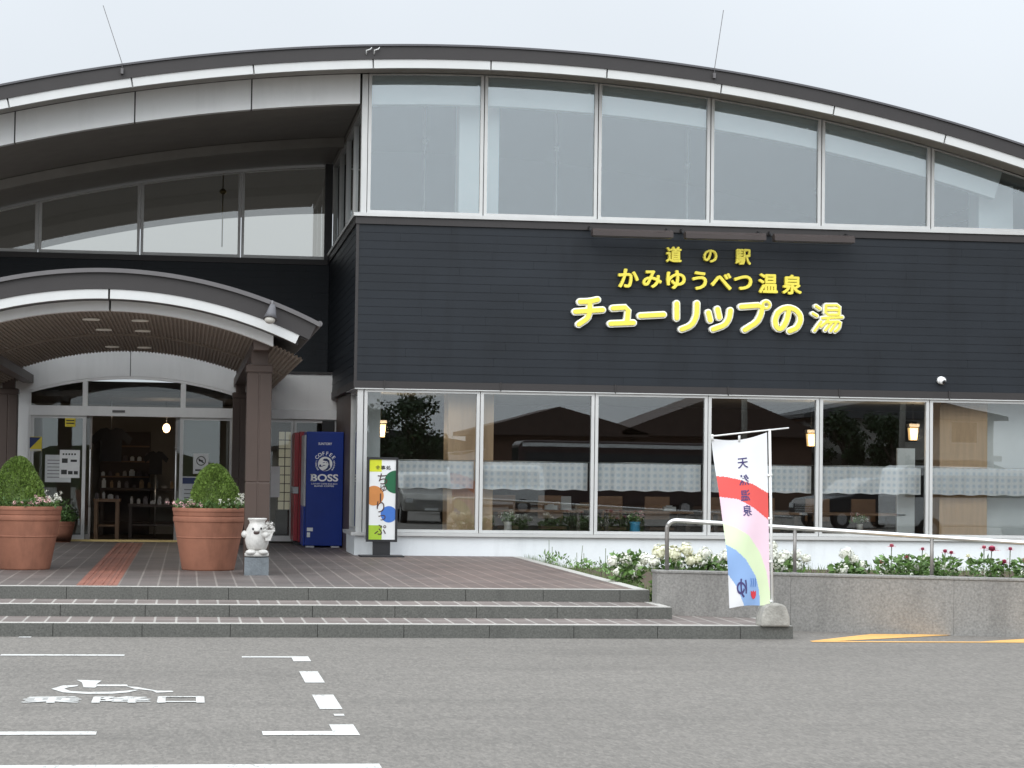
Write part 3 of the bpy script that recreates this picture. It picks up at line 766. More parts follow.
def column(x0, x1, y0, y1, ztop, neck=True):
    mb = MB(); g = .012; xm = (x0+x1)/2
    for za, zb in ((PZ, 1.52), (1.532, ztop-.10)):
        mb.box(x0, xm-g/2, y0, y1, za, zb); mb.box(xm+g/2, x1, y0, y1, za, zb)
    mb.box(x0-.012, x1+.012, y0-.012, y1+.012, ztop-.09, ztop)
    o = mb.build('column', 'brown_column', K, bevel=.008)
    MB().box(x0+.01, x1-.01, y0+.01, y1-.01, PZ, ztop+.01).build('column_core', 'brown_dark', o)
    if neck: MB().box(x0+.05, x1-.05, y0+.05, y1-.05, ztop+.01, 3.27).build('neck', 'brown_dark', o)
column(.705, 1.012, 28.6, 28.9, 2.99)
column(.745, 1.01, 39.9, 40.2, 3.02)
column(-3.24, -2.93, 39.9, 40.2, 3.02)
column(-2.97, -2.66, 28.6, 28.9, 2.99)
# porch beams along the eaves
MB().box(.77, .95, 28.2, 41, 3.16, 3.30).build('eave_beam', 'brown_dark', K)
MB().box(-2.91, -2.73, 28.2, 41, 3.16, 3.30).build('eave_beam', 'brown_dark', K)

# ------------------------------------------------------------------ sign lettering on the dark band
def letter_line(label, items, y, mats, group=None, h=None):
    t = thing('sign_lettering', label, 'sign', (8.2, y, 4.6))
    for ch, x, z, hh, ww, off in items:
        if isinstance(mats, tuple):
            b = text(MB(), ch, x, y, z, h=hh*1.0, w=ww, offset=off+.062, extrude=.03)
            o = b.build('letter', mats[0], t)
            # face keeps the proportions of the thinner outline
            vs, fs, (bw0, bh0) = glyphs(ch, 1, off, 0); vs2, fs2, (bw1, bh1) = glyphs(ch, 1, off+.062, 0)
            text(MB(), ch, x, y-.022, z, h=hh*bh0/bh1, w=ww*bw0/bw1, offset=off, extrude=.022).build('letter_face', mats[1], o)
        else:
            b = MB(); d = off
            for k in range(9):
                dx, dz = (0, 0) if k == 8 else (d*math.cos(k*PI/4), d*math.sin(k*PI/4))
                text(b, ch, x+dx, y-.0007*k, z+dz, h=hh-2*d, w=ww-2*d, offset=0, extrude=.035)
            b.build('letter', mats, t)
    return t
SGY = FY-.075
def zs(x, x0, za, x1, zb): return za+(zb-za)*(x-x0)/(x1-x0)
letter_line('yellow line of three small characters, topmost on the dark band', [(c, x, z, h_, w_, .008) for c, x, z, h_, w_ in
    (('道', 7.535, 5.175, .25, .25), ('の', 8.125, 5.165, .205, .225), ('駅', 8.66, 5.165, .25, .25))], SGY, 'sign_yellow')
row2 = [('か', 6.81, 4.78, .30), ('み', 7.19, 4.775, .28), ('ゆ', 7.575, 4.775, .30), ('う', 7.955, 4.77, .295), ('べ', 8.305, 4.765, .27), ('つ', 8.66, 4.755, .235), ('温', 9.07, 4.755, .315), ('泉', 9.46, 4.745, .315)]
letter_line('yellow middle line of eight characters on the dark band', [(c, x, z, h_, {'か':.33,'み':.31,'ゆ':.31,'う':.24,'べ':.34,'つ':.30}.get(c,  .315), .010) for c, x, z, h_ in row2], SGY, 'sign_yellow')
STROKES = {
    'チ': [[(6.038, 4.388), (6.187, 4.396), (6.318, 4.427)], [(5.965, 4.23), (6.399, 4.268)], [(6.192, 4.392), (6.194, 4.235), (6.162, 4.128), (6.023, 4.033)]],
    'ュ': [[(6.563, 4.299), (6.811, 4.319), (6.79, 4.078)], [(6.528, 4.054), (6.894, 4.076)]],
    'ー': [[(7.005, 4.189), (7.377, 4.216)]],
    'リ': [[(7.587, 4.398), (7.59, 4.166)], [(7.914, 4.405), (7.911, 4.22), (7.86, 4.098), (7.79, 4.036), (7.672, 3.991)]],
    'ッ': [[(8.1, 4.266), (8.13, 4.146)], [(8.246, 4.325), (8.276, 4.195)], [(8.456, 4.307), (8.438, 4.181), (8.368, 4.072), (8.178, 4.003)]],
    'プ': [[(8.631, 4.371), (8.974, 4.403), (8.956, 4.253), (8.891, 4.13), (8.692, 4.005)], [(9.093, 4.41), (9.086, 4.382), (9.065, 4.361), (9.037, 4.353), (9.008, 4.36), (8.987, 4.38), (8.979, 4.408), (8.986, 4.436), (9.007, 4.457), (9.036, 4.465), (9.064, 4.458), (9.086, 4.438), (9.093, 4.41)]],
    'の': [[(9.41, 4.357), (9.378, 4.179), (9.312, 4.056), (9.25, 4.027), (9.197, 4.072), (9.182, 4.174), (9.224, 4.287)], [(9.224, 4.287), (9.309, 4.355), (9.41, 4.376), (9.52, 4.341), (9.593, 4.259), (9.599, 4.161), (9.542, 4.052), (9.423, 4.002)]],
    '湯': [[(9.851, 4.41), (9.914, 4.369)], [(9.799, 4.291), (9.867, 4.251)], [(9.83, 4.016), (9.935, 4.164)], [(10.014, 4.428), (10.236, 4.433), (10.228, 4.283)], [(10.228, 4.283), (10.006, 4.278), (10.014, 4.428)], [(10.015, 4.353), (10.222, 4.358)], [(9.954, 4.22), (10.281, 4.242)], [(10.059, 4.218), (10.017, 4.156), (9.931, 4.084)], [(10.026, 4.156), (10.253, 4.175), (10.229, 4.067), (10.167, 4.014)], [(10.108, 4.153), (10.003, 4.029)], [(10.185, 4.16), (10.09, 4.017)]],
}
def stroke_plate(mb, pts, r, y0, y1):
    """flat bar with round ends along a polyline in XZ, thickness y0..y1"""
    P = [Vector((a, b)) for a, b in pts]
    if len(P) > 2:      # soften corners by one Chaikin pass
        q = [P[0]]
        for a, b in zip(P, P[1:]): q += [a.lerp(b, .2), a.lerp(b, .8)]
        P = q+[P[-1]]
    def off(sgn):
        o = []
        for k in range(len(P)):
            d = (P[min(k+1, len(P)-1)]-P[max(k-1, 0)]).normalized(); n_ = Vector((-d.y, d.x)); o.append(P[k]+n_*r*sgn)
        return o
    A, B_ = off(1), off(-1)
    n_ = len(P); vs = [(p.x, y0, p.y) for p in A]+[(p.x, y0, p.y) for p in B_]+[(p.x, y1, p.y) for p in A]+[(p.x, y1, p.y) for p in B_]
    fs = []
    for k in range(n_-1): fs += [(k, k+1, n_+k+1, n_+k), (k, 2*n_+k, 2*n_+k+1, k+1), (n_+k, n_+k+1, 3*n_+k+1, 3*n_+k)]
    mb.add(vs, fs)
    for e, p in ((0, P[0]), (1, P[-1])):
        mb.prism([(p.x+r*math.cos(2*PI*k/20), p.y+r*math.sin(2*PI*k/20)) for k in range(20)], y0+.0006*(1+e), y1)
t = thing('sign_lettering', 'large yellow line of eight characters with white outlines, lowest on the dark band', 'sign', (8.2, SGY, 4.2))
for ch, strokes in STROKES.items():
    thin = ch == '湯'
    mw, my = MB(), MB()
    for k, pts in enumerate(strokes):
        small = thin or (ch == 'プ' and k == 1)
        stroke_plate(mw, pts, .040 if small else .059, SGY-.03-.0013*k, FY-.012)
        stroke_plate(my, pts, .018 if small else .035, SGY-.055-.0013*k, SGY-.02)
    o = mw.build('letter', 'sign_white', t); my.build('letter_face', 'sign_yellow', o)

# ------------------------------------------------------------------ wall fittings
for i, (x0, x1) in enumerate(((6.16, 7.44), (7.64, 8.93), (9.07, 10.37))):
    t = thing('sign_light', ('long brown wash light, first of three above the sign, nearest the arched canopy', 'long brown wash light, middle of three above the sign', 'long brown wash light, last of three above the sign, farthest from the canopy')[i], 'light', (x0, FY, 5.5), 'wash lights above the sign')
    MB().prism([(34.80, 5.40), (34.98, 5.40), (34.98, 5.50), (34.86, 5.515), (34.80, 5.47)], x0, x1, 'X').build('housing', 'lamp_brown', t)
    MB().box(x0+.02, x1-.02, 34.83, 34.95, 5.388, 5.399).build('diffuser', 'lamp_grey', t)
    for x in (x0+.02, x1-.02): MB().tube([(x, 34.97, 5.47), (x, FY-.036, 5.57)], .022, 8).build('arm', 'black_metal', t)
t = thing('security_camera', 'small white dome camera under the dark band', 'camera', (11.95, FY, 3.27))
MB().tube([(11.95, FY-.01, 3.27), (11.95, FY-.07, 3.27)], [.065, .06], 20).build('mount', 'print_white', t)
MB().ball((11.955, FY-.09, 3.262), .062, .062, .062, 16, 10).build('dome', 'print_white', t)
MB().ball((11.965, FY-.128, 3.245), .036, .03, .036, 14, 8).build('lens', 'black', t)
t = thing('flood_light', 'grey cone flood light hanging on the canopy fascia', 'light', (.94, 27.5, 3.6))
MB().tube([(.96, CY0-.02, 3.70), (.96, 27.45, 3.70), (.96, 27.42, 3.64)], .018, 8).build('bracket', 'lamp_grey', t)
lv = MB(); lv.tube([(.965, 27.42, 3.66), (.955, 27.40, 3.60), (.945, 27.37, 3.545), (.935, 27.34, 3.48)], [.03, .05, .062, .085], 18); lv.build('housing', 'lamp_dark', t)
MB().ball((.932, 27.335, 3.475), .066, .06, .05, 14, 8).build('bulb', 'lamp_lens', t)
for (x0, z0, x1, z1, lab) in ((-1.10, 7.60, -1.40, 8.62, 'thin grey aerial leaning on the roof edge above the entrance recess'), (8.00, 7.88, 8.133, 8.95, 'thin grey aerial on the roof edge above the yellow sign')):
    t = thing('roof_aerial', lab, 'aerial', (x0, 34.5, z0), 'thin aerials on the roof edge')
    MB().tube([(x0, 34.50, z0), (x0, 34.50, z0+.15), (x1, 34.50, z1)], .006, 6).build('rod', 'lamp_grey', t)
    MB().box(x0-.02, x0+.02, 34.49, 34.56, z0, z0+.08).build('clamp', 'lamp_grey', t)
for x, lab in ((2.60, 'small pale hook on the roof edge, lower of two above the corner post'), (2.72, 'small pale hook on the roof edge, upper of two above the corner post')):
    z = arcz(RX, RZ, 30.95, x)
    tag(MB().tube([(x-.03, 34.53, z-.06), (x-.03, 34.50, z), (x+.03, 34.50, z+.02), (x+.05, 34.52, z+.05)], .010, 6).build('roof_hook', 'alu', org=(x, 34.53, z)), lab, 'hook')

# ------------------------------------------------------------------ vending machines (fronts face the entrance, sides face the lot)
VX0, VX1, VY0, VY1, VZ0, VZ1 = 1.935, 2.60, 38.65, 39.65, PZ+.03, 2.345
V = thing('vending_machine', 'tall blue drinks vending machine, its side with the white coffee emblem outward', 'vending machine', (2.27, 39.15, PZ))
MB().box(VX0+.035, VX1, VY0, VY1, VZ0, VZ1).build('cabinet', 'vend_blue', V, bevel=.012)
MB().box(VX0, VX0+.032, VY0-.003, VY1, 1.08, VZ1-.06).build('front_door', 'vend_grey', V, bevel=.006)
MB().box(VX0, VX0+.032, VY0+.0, VY1, VZ0, 1.078).build('front_door', 'vend_blue', V, bevel=.006)
for x in (VX0+.12, VX1-.12): MB().box(x-.07, x+.07, VY0-.02, VY0+.12, PZ, PZ+.028).build('foot', 'vend_grey', V)
cxv = 2.285; yv = VY0-.003
pm = MB(); text(pm, 'SUNTORY', cxv, yv, 2.140, w=.23, h=.042, offset=.014, extrude=.002)
pm.build('lettering', 'print_white', V)
em = MB(); cxc, czc = cxv+.005, 1.80
n = 40; em.add([(cxc, yv, czc)]+[(cxc+.122*math.cos(2*PI*i/n), yv, czc+.122*math.sin(2*PI*i/n)) for i in range(n)], [(0, i+1, (i+1) % n+1) for i in range(n)])
def rarc(r0, r1, a0, a1):
    k = 16
    for i in range(k):
        a, b = R(a0+(a1-a0)*i/k), R(a0+(a1-a0)*(i+1)/k)
        em.add([(cxc+q*math.cos(t_), yv, czc+q*math.sin(t_)) for q, t_ in ((r0, a), (r1, a), (r1, b), (r0, b))], [(0, 1, 2, 3)])
for i, ch in enumerate('COFFEE'):
    a = R(90+52-20.8*i); text(em, ch, cxc+.178*math.cos(a), yv, czc+.178*math.sin(a), h=.062, offset=.018, extrude=.001, ang=a-PI/2)
for side in (1, -1):
    for i in range(9):
        a = R(90+side*(70+7.5*i)); text(em, random.choice('RICHTASENO'), cxc+.155*math.cos(a), yv, czc+.155*math.sin(a), h=.026, offset=.012, extrude=.001, ang=a+(PI/2 if side > 0 else -PI/2)+ (PI if side>0 else PI)+ (0))
eo = em.build('emblem', 'print_white', V)
# generic man with a pipe: dark shapes on the white disc
fm = MB()
def pol(pts, mb=fm, dy=.003): mb.add([(cxc+x, yv-dy, czc+z) for x, z in pts], [tuple(range(len(pts)))])
pol([(-.045, .062), (-.02, .088), (.03, .09), (.068, .06), (.078, .01), (.06, -.02), (.05, .02), (.03, .045), (-.01, .05)])
pol([(-.04, .022), (-.005, .03), (-.005, .02), (-.038, .013)]); pol([(.012, .028), (.035, .022), (.035, .013), (.012, .018)])
pol([(-.05, -.026), (-.02, -.018), (.01, -.028), (-.02, -.034)])
pol([(-.1, -.015), (-.07, -.012), (-.066, -.05), (-.098, -.052)]); pol([(-.07, -.044), (-.03, -.03), (-.03, -.038), (-.068, -.054)])
pol([(.05, -.02), (.075, -.0), (.09, -.06), (.05, -.1), (.0, -.118), (-.04, -.112), (.01, -.09), (.04, -.06)])
fm.build('emblem_print', 'print_blue', eo)
pm = MB(); zc = 1.565; ww = .46; hgt = .125
text(pm, 'BOSS', cxv, yv, zc, w=ww, h=hgt, offset=.028, extrude=.002)
pm.box(cxv-.238, cxv-.19, yv-.002, yv, zc-hgt/2, zc-hgt/2+.016); pm.box(cxv-.238, cxv-.19, yv-.002, yv, zc+hgt/2-.016, zc+hgt/2)
pm.build('lettering', 'print_white', V)
pm = MB(); text(pm, 'SUNTORY COFFEE BOSS RICH', cxv-.005, yv, 1.462, w=.44, h=.024, offset=.01, extrude=.001); text(pm, 'BLEND COFFEE', cxv-.005, yv, 1.425, w=.33, h=.024, offset=.01, extrude=.001)
pm.build('lettering', 'print_white', V)
st = MB(); st.box(2.0, 2.10, yv-.001, yv, .66, .72); st.box(2.0, 2.055, yv-.001, yv, .56, .64); st.build('sticker', 'paper_white', V)
V2 = thing('vending_machine', 'red drinks vending machine standing behind the blue one', 'vending machine', (2.2, 40.2, PZ))
MB().box(1.90, 2.58, 39.72, 40.75, PZ+.06, 2.36).build('cabinet', 'vend_red', V2, bevel=.012)
MB().box(1.82, 1.897, 39.715, 40.75, PZ+.08, 1.28).build('front_door', 'vend_red', V2, bevel=.006); MB().box(1.82, 1.897, 39.715, 40.75, 1.40, 2.34).build('front_door', 'vend_red', V2, bevel=.006)
MB().box(1.805, 1.896, 39.71, 40.75, 1.285, 1.395).build('control_strip', 'vend_grey', V2)
MB().box(1.86, 2.56, 39.75, 40.7, PZ, PZ+.058).build('foot', 'vend_black', V2)

# ------------------------------------------------------------------ illuminated stand sign
G = thing('stand_sign', 'narrow white restaurant stand sign with coloured dots in a black frame', 'sign', (2.93, 34.72, PZ))
gx0, gx1, gz0, gz1, gy = 2.695, 3.168, .612, 1.900, 34.66
fb = MB(); b = .035
fb.box(gx0, gx0+b, gy, gy+.12, gz0, gz1); fb.box(gx1-b, gx1, gy, gy+.12, gz0, gz1); fb.box(gx0+b, gx1-b, gy, gy+.12, gz0, gz0+b); fb.box(gx0+b, gx1-b, gy, gy+.12, gz1-b, gz1)
fb.build('frame', 'black_metal', G)
px0, px1, pz0, pz1 = gx0+b, gx1-b, gz0+b, gz1-b
MB().box(px0, px1, gy+.014, gy+.11, pz0, pz1).build('panel', 'sign_face', G)
MB().box(2.80, 3.065, gy+.03, gy+.09, PZ+.025, gz0).build('post', 'black_metal', G)
MB().box(2.60, 3.27, gy-.14, gy+.28, PZ, PZ+.024).build('base', 'black_metal', G, bevel=.006)
def disc(name, cx_, cz_, r_, m, yy):
    pts = []
    for i in range(48):
        a = 2*PI*i/48; pts.append((min(max(cx_+r_*math.cos(a), px0), px1), min(max(cz_+r_*math.sin(a), pz0), pz1)))
    MB().prism(pts[::-1], yy, yy+.002).build(name, m, G)
yy = gy+.011
sx_ = (px1-px0)/136.0; sz_ = (pz1-pz0)/420.0
def sp_(x, z): return px0+(x-460)*sx_, pz1-(z-198)*sz_
disc('dot', *sp_(485, 388), .150, 'c_orange', yy); disc('dot', *sp_(596, 315), .175, 'c_green', yy); disc('dot', *sp_(563, 485), .125, 'c_blue', yy)
MB().box(px0, sp_(523, 0)[0], yy, yy+.002, sp_(0, 262)[1], pz1).build('corner_patch', 'c_yellow', G)
MB().box(px0, sp_(528, 0)[0], yy, yy+.002, pz0, sp_(0, 543)[1]).build('corner_patch', 'c_lime', G)
lt = MB()
for ch, x, z in (('食', 503, 240), ('事', 530, 240), ('処', 558, 240)):
    a, b_ = sp_(x, z); text(lt, ch, a, yy-.002, b_, h=.062, w=.072, offset=.01, extrude=.001)
lt.build('lettering', 'ink', G)
lt = MB()
for ch, x, z, hh in (('ち', 528, 300, .165), ('ゅ', 534, 350, .105), ('り', 520, 447, .17), ('っ', 528, 503, .085), ('ぷ', 520, 566, .155)):
    a, b_ = sp_(x, z); text(lt, ch, a, yy-.002, b_, h=hh, offset=.004, extrude=.001)
a, b_ = sp_(519, 398); lt.box(a-.010, a+.010, yy-.003, yy-.001, b_-.065, b_+.065)
lt.build('lettering', 'ink_brown', G)

# ------------------------------------------------------------------ planters with topiary
def leaves_dome(c, rx, h, count, size, m, parent, name='topiary'):
    mb = MB()
    # dark inner mass so that no light shines straight through
    for i in range(count):
        t = random.random()**.75; z = t*h
        rr = rx*math.sqrt(max(1-(t**1.5), .0))*(1.0 if t > .18 else .86+.14*t/.18)
        a = random.uniform(0, 2*PI); q = 1-abs(random.gauss(0, .09)); lump = 1+.05*math.sin(3*a+5*t)+.04*math.sin(7*a-9*t)
        p = Vector((c[0]+rr*q*lump*math.cos(a), c[1]+rr*q*lump*math.sin(a), c[2]+z))
        if random.random() < .05: q *= random.uniform(1.03, 1.16)
        d = Vector((math.cos(a), math.sin(a), .7+t))+Vector((random.gauss(0, .6), random.gauss(0, .6), random.gauss(0, .5)))
        mb.leaf(p, size*random.uniform(.7, 1.3), d, .55)
    core = MB()
    mb.lathe([(rx*.80*math.sqrt(max(1-(k/10)**1.5, .003)), h*.93*k/10) for k in range(11)], c, 18)
    return mb.build(name, m, parent)
def flower_blob(mb, c, r_, n=26, size=None):
    for i in range(n):
        d = Vector((random.gauss(0, 1), random.gauss(0, 1), random.gauss(0, 1)+.3)).normalized()
        p = Vector(c)+d*r_*random.uniform(.62, 1.12)
        s_ = size or r_*.55
        q = d.orthogonal().normalized(); q2 = d.cross(q); a = random.uniform(0, 6.28); q, q2 = q*math.cos(a)+q2*math.sin(a), q2*math.cos(a)-q*math.sin(a)
        mb.add([p+q*s_*.5, p+q2*s_*.5, p-q*s_*.5, p-q2*s_*.5], [(0, 1, 2, 3)])
def pot(t, c, rt_, rb_, h):
    def rr(k): return rb_+(rt_*.955-rb_)*k/.78
    e = .003
    prof = [(rb_*.97, 0), (rb_*.99, .006), (rb_+.002, .018), (rr(.02), h*.02+.004)]
    for k in (.52, ): prof += [(rr(k-.01), h*(k-.01)), (rr(k-.004), h*(k-.004)), (rr(k)+.006, h*k), (rr(k+.012)+.006, h*(k+.012)), (rr(k+.016), h*(k+.016)), (rr(k+.022), h*(k+.022))]
    prof += [(rr(.76), h*.76), (rr(.772), h*.772), (rt_*.972, h*.78), (rt_*.976, h*.785), (rt_*.978, h*.845), (rt_*.974, h*.85), (rt_*.955, h*.856), (rt_*.955, h*.868), (rt_*.972, h*.874), (rt_*.974, h*.88), (rt_*.98, h*.93), (rt_*.983, h*.935), (rt_*.998, h*.942), (rt_, h*.95), (rt_, h*.985), (rt_*.99, h*.998), (rt_*.975, h), (rt_*.91, h), (rt_*.895, h*.99), (rt_*.88, h*.95), (.01, h*.94)]
    o = MB().lathe(prof, c, 56).build('pot', 'terracotta', t)
    MB().lathe([(rt_*.87, 0), (rt_*.87, .02), (.01, .03)], (c[0], c[1], c[2]+h*.945), 24).build('soil', 'soil', t)
def planter(label, c, rt_, rb_, h, dome, spots, group):
    t = thing('planter', label, 'planter', c, group)
    pot(t, c, rt_, rb_, h)
    if dome:
        leaves_dome((c[0]+dome[0], c[1], c[2]+h*.93), dome[1], dome[2], 9000, .032, 'leaf_box', t)
    lf = MB()
    for i in range(900):
        a = random.uniform(0, 2*PI); q = rt_*random.uniform(.45, 1.0)
        lf.leaf((c[0]+q*math.cos(a), c[1]+q*math.sin(a), c[2]+h*.97+random.uniform(0, .10)), random.uniform(.03, .06), Vector((random.gauss(0, 1), random.gauss(0, 1), random.uniform(.2, 1.4))), .6)
    lf.build('foliage', 'leaf_green', t)
    for m_, items in spots.items():
        for (dx, dy, dz, n_, r_) in items:
            fbm = MB()
            for k in range(n_):
                flower_blob(fbm, (c[0]+dx+random.gauss(0, .055), c[1]+dy+random.gauss(0, .05), c[2]+h+dz+random.gauss(0, .022)), r_*random.uniform(.7, 1.2), 14)
            fbm.build('flower_cluster', m_, t)
    return t
planter('terracotta planter with round topiary and flowers, beside the white pig figure', (.275, 29.65, PZ), .47, .335, .80, (.06, .335, .60),
        {'petal_pink': [(-.33, -.26, .06, 5, .035), (-.2, -.34, .05, 5, .032), (-.42, -.15, .06, 3, .03)], 'petal_white': [(.40, -.15, .11, 6, .036), (.27, -.32, .07, 5, .028), (.10, -.36, .06, 4, .025), (-.28, -.30, .10, 2, .03), (.36, -.22, .17, 3, .03)]}, 'terracotta planters at the entrance')
planter('terracotta planter with round topiary and flowers, farther from the pig figure', (-2.05, 29.5, PZ), .47, .335, .80, (-.08, .335, .66),
        {'petal_pink': [(.14, -.36, .06, 6, .036), (.26, -.33, .08, 6, .036), (-.05, -.4, .05, 4, .03)], 'petal_white': [(.36, -.24, .10, 6, .036), (.43, -.1, .09, 4, .034), (.40, -.15, .15, 3, .028)]}, 'terracotta planters at the entrance')
t = planter('small terracotta pot of leafy flowers against the door glass', (-2.17, 40.35, PZ), .235, .165, .36, None, {'petal_white': [(-.1, -.1, .25, 4, .025)], 'petal_pink': [(-.15, -.1, .12, 3, .025)]}, 'terracotta planters at the entrance')
lf = MB()
for i in range(900): lf.leaf((-2.17+random.gauss(0, .10), 40.35+random.gauss(0, .08), PZ+.36+abs(random.gauss(0, .13))), random.uniform(.04, .07), Vector((random.gauss(0, 1), random.gauss(0, 1), random.uniform(.2, 1.4))), .5)
lf.build('foliage', 'leaf_green', t)

# ------------------------------------------------------------------ white pig figure on a block
t = thing('pig_figure', 'white ceramic pig figure holding flowers, beside the terracotta planter', 'statue', (.855, 28.35, PZ+.22))
bx, by, bz = .855, 28.35, PZ+.225
MBb = MB(); prof = [(.10, .085), (.12, .10), (.138, .15), (.148, .20), (.146, .26), (.132, .33), (.108, .385), (.092, .415), (.10, .44), (.118, .46), (.116, .475), (.095, .47), (.08, .43), (.06, .40)]
MBb.lathe(prof, (bx, by, bz), 36); MBb.lathe([(.13, 0), (.15, .01), (.15, .04), (.12, .065), (.09, .095)], (bx, by, bz), 30, sy=.85)
MBb.ball((bx-.07, by-.07, bz+.055), .072, .085, .038); MBb.ball((bx+.07, by-.07, bz+.055), .072, .085, .038)
MBb.ball((bx-.155, by-.02, bz+.275), .04, .05, .045); MBb.ball((bx+.10, by-.115, bz+.27), .055, .05, .05)
MBb.build('body', 'ceramic', t)
MB().ball((bx-.012, by-.137, bz+.298), .038, .02, .024).build('mouth', 'mouth_brown', t)
MB().ball((bx-.055, by-.130, bz+.345), .012, .01, .014).build('eye', 'black', t); MB().ball((bx+.045, by-.132, bz+.35), .012, .01, .014).build('eye', 'black', t)
MB().ball((bx-.005, by-.148, bz+.325), .035, .022, .02).build('snout', 'ceramic', t)
fbm = MB()
for dx, dz in ((.11, .36), (.16, .37), (.13, .41), (.185, .35), (.09, .33), (.15, .31), (.12, .29), (.17, .40)): fbm.ball((bx+dx+random.uniform(-.01, .01), by-.12+random.uniform(-.02, .02), bz+dz), .024, .022, .024, 8, 6); flower_blob(fbm, (bx+dx, by-.13, bz+dz), .036, 22)
fbm.prism([(bx+.10, bz+.20), (bx+.16, bz+.20), (bx+.20, bz+.32), (bx+.08, bz+.32)], by-.15, by-.10); fbm.box(bx+.06, bx+.215, by-.155, by-.095, bz+.315, bz+.335)
fbm.build('bouquet', 'ceramic', t)
k = tag(MB().box(.705, 1.0, 28.22, 28.50, PZ, PZ+.215).add([], []).build('concrete_block', 'concrete', org=(.85, 28.35, PZ)), 'grey concrete block under the white pig figure', 'block')
mat('block_grey', (.17, .19, .205), .9, var=.2, scale=12, bump=.3, dirt=.3); k.data.materials[0] = M['block_grey']

# ------------------------------------------------------------------ nobori banner
t = thing('banner', 'tall hot spring banner on a white pole, lettering seen from behind', 'banner', (6.0, 23.1, .13))
TL, TR, BL, BR = (5.385, 2.068), (5.955, 2.140), (5.560, .315), (6.005, .362)
def cloth(u, v, off=0):
    sag = .045*math.sin(PI*u)*(1-v)**6*-1
    x = (TL[0]*(1-u)+TR[0]*u)*(1-v)+(BL[0]*(1-u)+BR[0]*u)*v + .018*math.sin(PI*v)*(1-u)
    z = (TL[1]*(1-u)+TR[1]*u)*(1-v)+(BL[1]*(1-u)+BR[1]*u)*v + sag + .012*math.sin(u*5)*v
    y = 23.10 + (1-u)*.10*math.sin(1.5+v*4.2) + .022*math.sin(7*u+2.5*v)*(1-.6*u) + .01*math.sin(16*v+5*u)*(1-u)
    return (x, y+off, z)
def lin(u, pts):
    for (a, b), (c, d) in zip(pts, pts[1:]):
        if a <= u <= c: return b+(d-b)*(u-a)/(c-a)
    return pts[-1][1]
r1 = [(0, .222), (.2, .232), (.4, .252), (.7, .29), (1, .353)]; r2 = [(0, .345), (.37, .372), (.68, .43), (1, .508)]
g1 = [(0, .50), (.25, .536), (.53, .59), (.78, .69), (.92, .80), (1, .93)]; b1 = [(0, .625), (.2, .665), (.43, .73), (.66, .83), (.735, .91), (.76, 1.01), (1, 1.5)]
w1 = [(0, .80), (.17, .875), (.33, .99), (.36, 1.05), (1, 1.5)]
NU, NV = 72, 220
cb = MB(); cb.v = [cloth(i/NU, j/NV) for j in range(NV+1) for i in range(NU+1)]
for j in range(NV):
    for i in range(NU):
        u, v = (i+.5)/NU, (j+.5)/NV
        if v < lin(u, r1): m_ = 0
        elif v < lin(u, r2): m_ = 1
        elif v < lin(u, g1): m_ = 2
        elif v < lin(u, b1): m_ = 3
        elif v < lin(u, w1): m_ = 4
        else: m_ = 0
        a = j*(NU+1)+i; cb.smooth.add(len(cb.f)); cb.f.append([a, a+NU+1, a+NU+2, a+1]); cb.m.append(m_)
cl = cb.build('cloth', ['flag_white', 'flag_red', 'flag_pink', 'flag_green', 'flag_blue'], t)
WID, HEI = .53, 1.77
def onc(u0, v0):
    return lambda p: cloth(u0+p[0]/WID, v0-p[2]/HEI, -.005+p[1])
lt = MB()
for ch, u, v in (('天', .52, .155), ('然', .52, .258), ('温', .52, .352), ('泉', .53, .442)):
    text(lt, ch, 0, 0, 0, h=.115, w=.105, offset=.012, extrude=0, mirror=True, map=onc(u, v))
text(lt, 'ゆ', 0, 0, 0, h=.20, w=.13, offset=.02, extrude=0, mirror=True, map=onc(.30, .895))
lt.build('lettering', 'flag_ink', cl)
lt = MB()
f_ = onc(.585, .935)
pts = [(-.035, .04), (-.012, .025), (0, .045), (.012, .025), (.035, .04), (.036, -.005), (.02, -.04), (0, -.048), (-.02, -.04), (-.036, -.005)]
lt.add([f_((x, 0, z)) for x, z in pts], [tuple(range(len(pts)))]); lt.build('emblem', 'flag_ink_red', cl)
lt = MB(); f_ = onc(.585, .865)
for x in (-.03, .0, .03):
    q = [(x-.006, .045), (x+.006, .045), (x+.012, .0), (x+.002, -.045), (x-.009, -.045), (x+.0, 0)]
    lt.add([f_((a, 0, b_)) for a, b_ in q], [tuple(range(6))])
lt.build('emblem', 'flag_blue_dark', cl)
MB().tube([(6.03, 23.11, .30), (5.985, 23.115, 2.175)], .014, 10).build('pole', 'pole_white', t)
MB().tube([(5.36, 23.10, 2.09), (6.19, 23.115, 2.19)], .008, 8).build('crossbar', 'pole_white', t)
for u in (.02, .5): x, y, z = cloth(u, 0); MB().tube([(x, y, z-.02), (x, y-.003, z+.045)], .012, 8).build('tie', 'pole_white', t)
for v in (.25, .5, .75, .98):
    x, y, z = cloth(.985, v); MB().tube([(x, y, z), (6.01+.02*v, 23.11, z+.004)], .014, 8).build('tie', 'pole_white', t)
mb = MB(); cxb, cyb = 6.04, 23.12
bs = [(-.155, 0), (.155, 0), (.15, .10), (.115, .205), (.07, .235), (-.075, .235), (-.125, .20), (-.15, .09)]
for s_, yv_ in ((1, -.11), (.86, -.13)): pass
mb.prism([(cxb+x, .13+z) for x, z in bs], cyb-.12, cyb+.14)
tag(mb.build('foot_block', 'concrete', org=(cxb, cyb, .13), bevel=.02), 'weathered concrete foot block holding the banner pole', 'weight')

